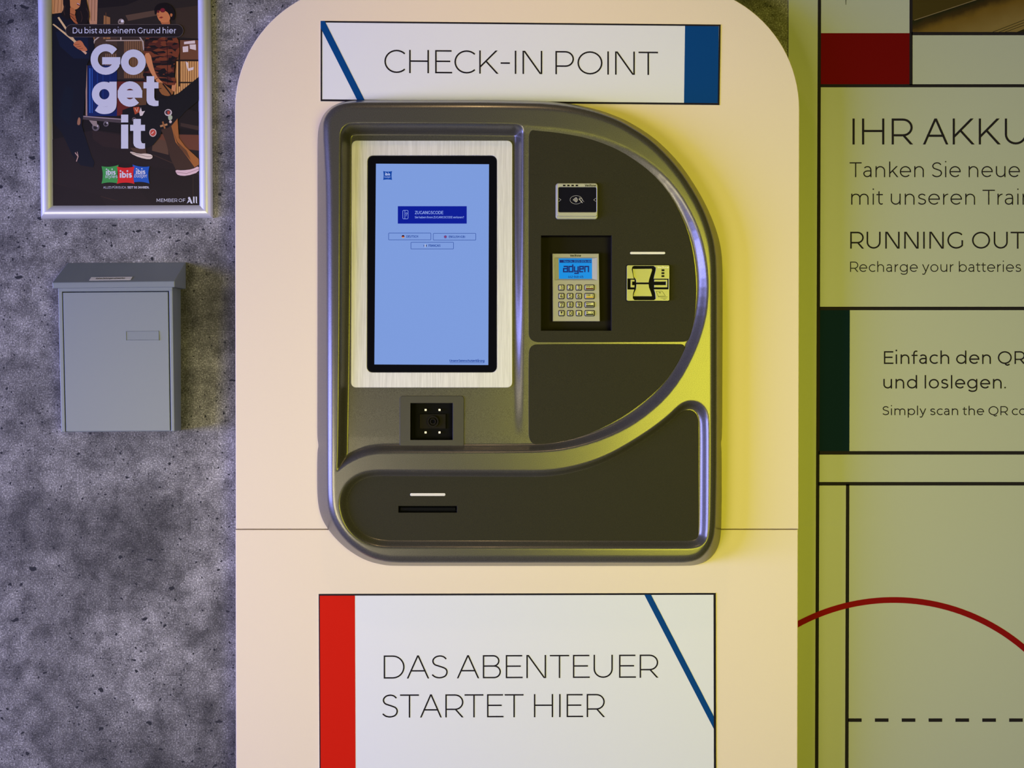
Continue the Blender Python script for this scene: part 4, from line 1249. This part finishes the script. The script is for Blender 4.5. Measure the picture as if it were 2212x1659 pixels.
# caption pill
PIL = rrect(274, 177, 1115, 267, 45, 8)
ink(PIL, (34, 27, 26)); line(PIL, 3, (96, 84, 78), True)
b.build('poster_print', PMATS, PO)
LP = PYF - 0.000012 * (lay[0] + 4)
PW = M('poster_white', (0.62, 0.62, 0.66), 0.4)
pr = PO.children[-1] if PO.children[-1].name.startswith('poster_print') else [o for o in PO.children if o.name.startswith('poster_print')][0]
b = MB(); text(b, 'Du bist aus einem Grund hier', 60 + 325 / 3.317, 60 + 1066 / 3.317, 241 / 3.317, 12.6, .125, PYF, LP, space=.26); b.build('lettering', PW, pr)
def heavy_t(x0, sx0, sx1, x1, yt_, yc0, yc1, yin, yb):
    r = (sx1 - sx0) * .5
    foot_in = [(sx1, yin - r * .8), (sx1 + r * .25, yin - r * .1), (sx1 + r * .7, yin + .2), (x1, yin)]
    foot_out = [(x1, yb - .6), (x1 - r * .6, yb + .2), (sx1 - r * .3, yb), (sx0 + r * .7, yb - 2.6), (sx0 + r * .2, yb - 6.5), (sx0, yb - 12)]
    return [(sx0, yt_), (sx1, yt_), (sx1, yc0), (x1, yc0), (x1, yc1), (sx1, yc1)] + foot_in + foot_out + [(sx0, yc1), (x0, yc1), (x0, yc0), (sx0, yc0)]


b = MB(); text(b, '#', 198.3, 258.8, 162.0, 66.5, .235, PYF, LP); text(b, 'o', 264.0, 313.4, 162.2, 70, .235, PYF, LP); b.build('headline', PW, pr)
b = MB(); text(b, 'g', 201, 250.8, 231, 69, .23, PYF, LP); text(b, 'e', 256.8, 306, 231, 70, .23, PYF, LP)
b.face(UU(heavy_t(310.5, 317.2, 333.8, 343, 165, 178, 191.4, 218, 229.6), PYF), LP); b.build('headline', PW, pr)
b = MB(); b.face(UU(rect(262.2, 248, 277.6, 264.8), PYF), LP); b.face(UU(rect(262.2, 269.4, 277.6, 321.4), PYF), LP)
b.face(UU(heavy_t(281.7, 288.6, 304.8, 313.9, 257.4, 270, 283, 310, 321.7), PYF), LP); b.build('headline', PW, pr)
lg = lambda q: [(210 + x / 10.055, 345 + y / 10.055) for x, y in q]
LG = [M('logo_' + n, lin(cc), 0.4) for n, cc in (('green', (58, 150, 66)), ('red', (216, 22, 20)), ('blue', (16, 84, 176)))]
for k, (q, words) in enumerate(((pillow(100, 145, 470, 522, 26, (-30, 0)), (('ibis', 200, 404, 332, 110, .22, 0), ('styles', 176, 446, 400, 76, .12, .1))),
                                (pillow(432, 150, 816, 528, 28), (('ibis', 502, 756, 396, 132, .23, 0),)),
                                (pillow(772, 108, 1140, 520, 26, (40, -20)), (('ibis', 852, 1048, 320, 108, .22, 0), ('budget', 812, 1080, 388, 76, .10, .2))))):
    b = MB(); zz = LP - (0.0001 if k == 1 else 0)
    b.face(UU(lg(q), PYF), zz, 0)
    for s, x0, x1, yb, cap, w, it in words:
        text(b, s, 210 + x0 / 10.055, 210 + x1 / 10.055, 345 + yb / 10.055, cap / 10.055, w, PYF, zz - 0.0001, 1, ital=it)
    b.build('logo', [LG[k], PW], pr)
b = MB(); text(b, 'ALLES FÜR EUCH.', 210 + 138 / 10.055, 210 + 640 / 10.055, 345 + 628 / 10.055, 4.9, .1, PYF, LP); b.build('lettering', PW, pr); b = MB(); text(b, 'SEIT 50 JAHREN.', 210 + 664 / 10.055, 210 + 1134 / 10.055, 345 + 628 / 10.055, 4.9, .17, PYF, LP)
b.build('lettering', PW, pr)
b = MB(); text(b, 'MEMBER OF', 210 + 1296 / 10.055, 210 + 1920 / 10.055, 345 + 920 / 10.055, 7.2, .12, PYF, LP); b.build('lettering', PW, pr); b = MB()
mk = lambda q: b.face(UU(lg(q), PYF), LP)
mk([(1950, 955), (1985, 880), (2010, 880), (2020, 905)]); mk([(1985, 812), (2018, 812), (2078, 955), (2040, 955), (1975, 840)]); mk([(2088, 805), (2120, 805), (2120, 945), (2098, 945), (2088, 930)]); mk([(2142, 805), (2172, 805), (2172, 930), (2182, 950), (2150, 945)])
b.build('logo', PW, pr)
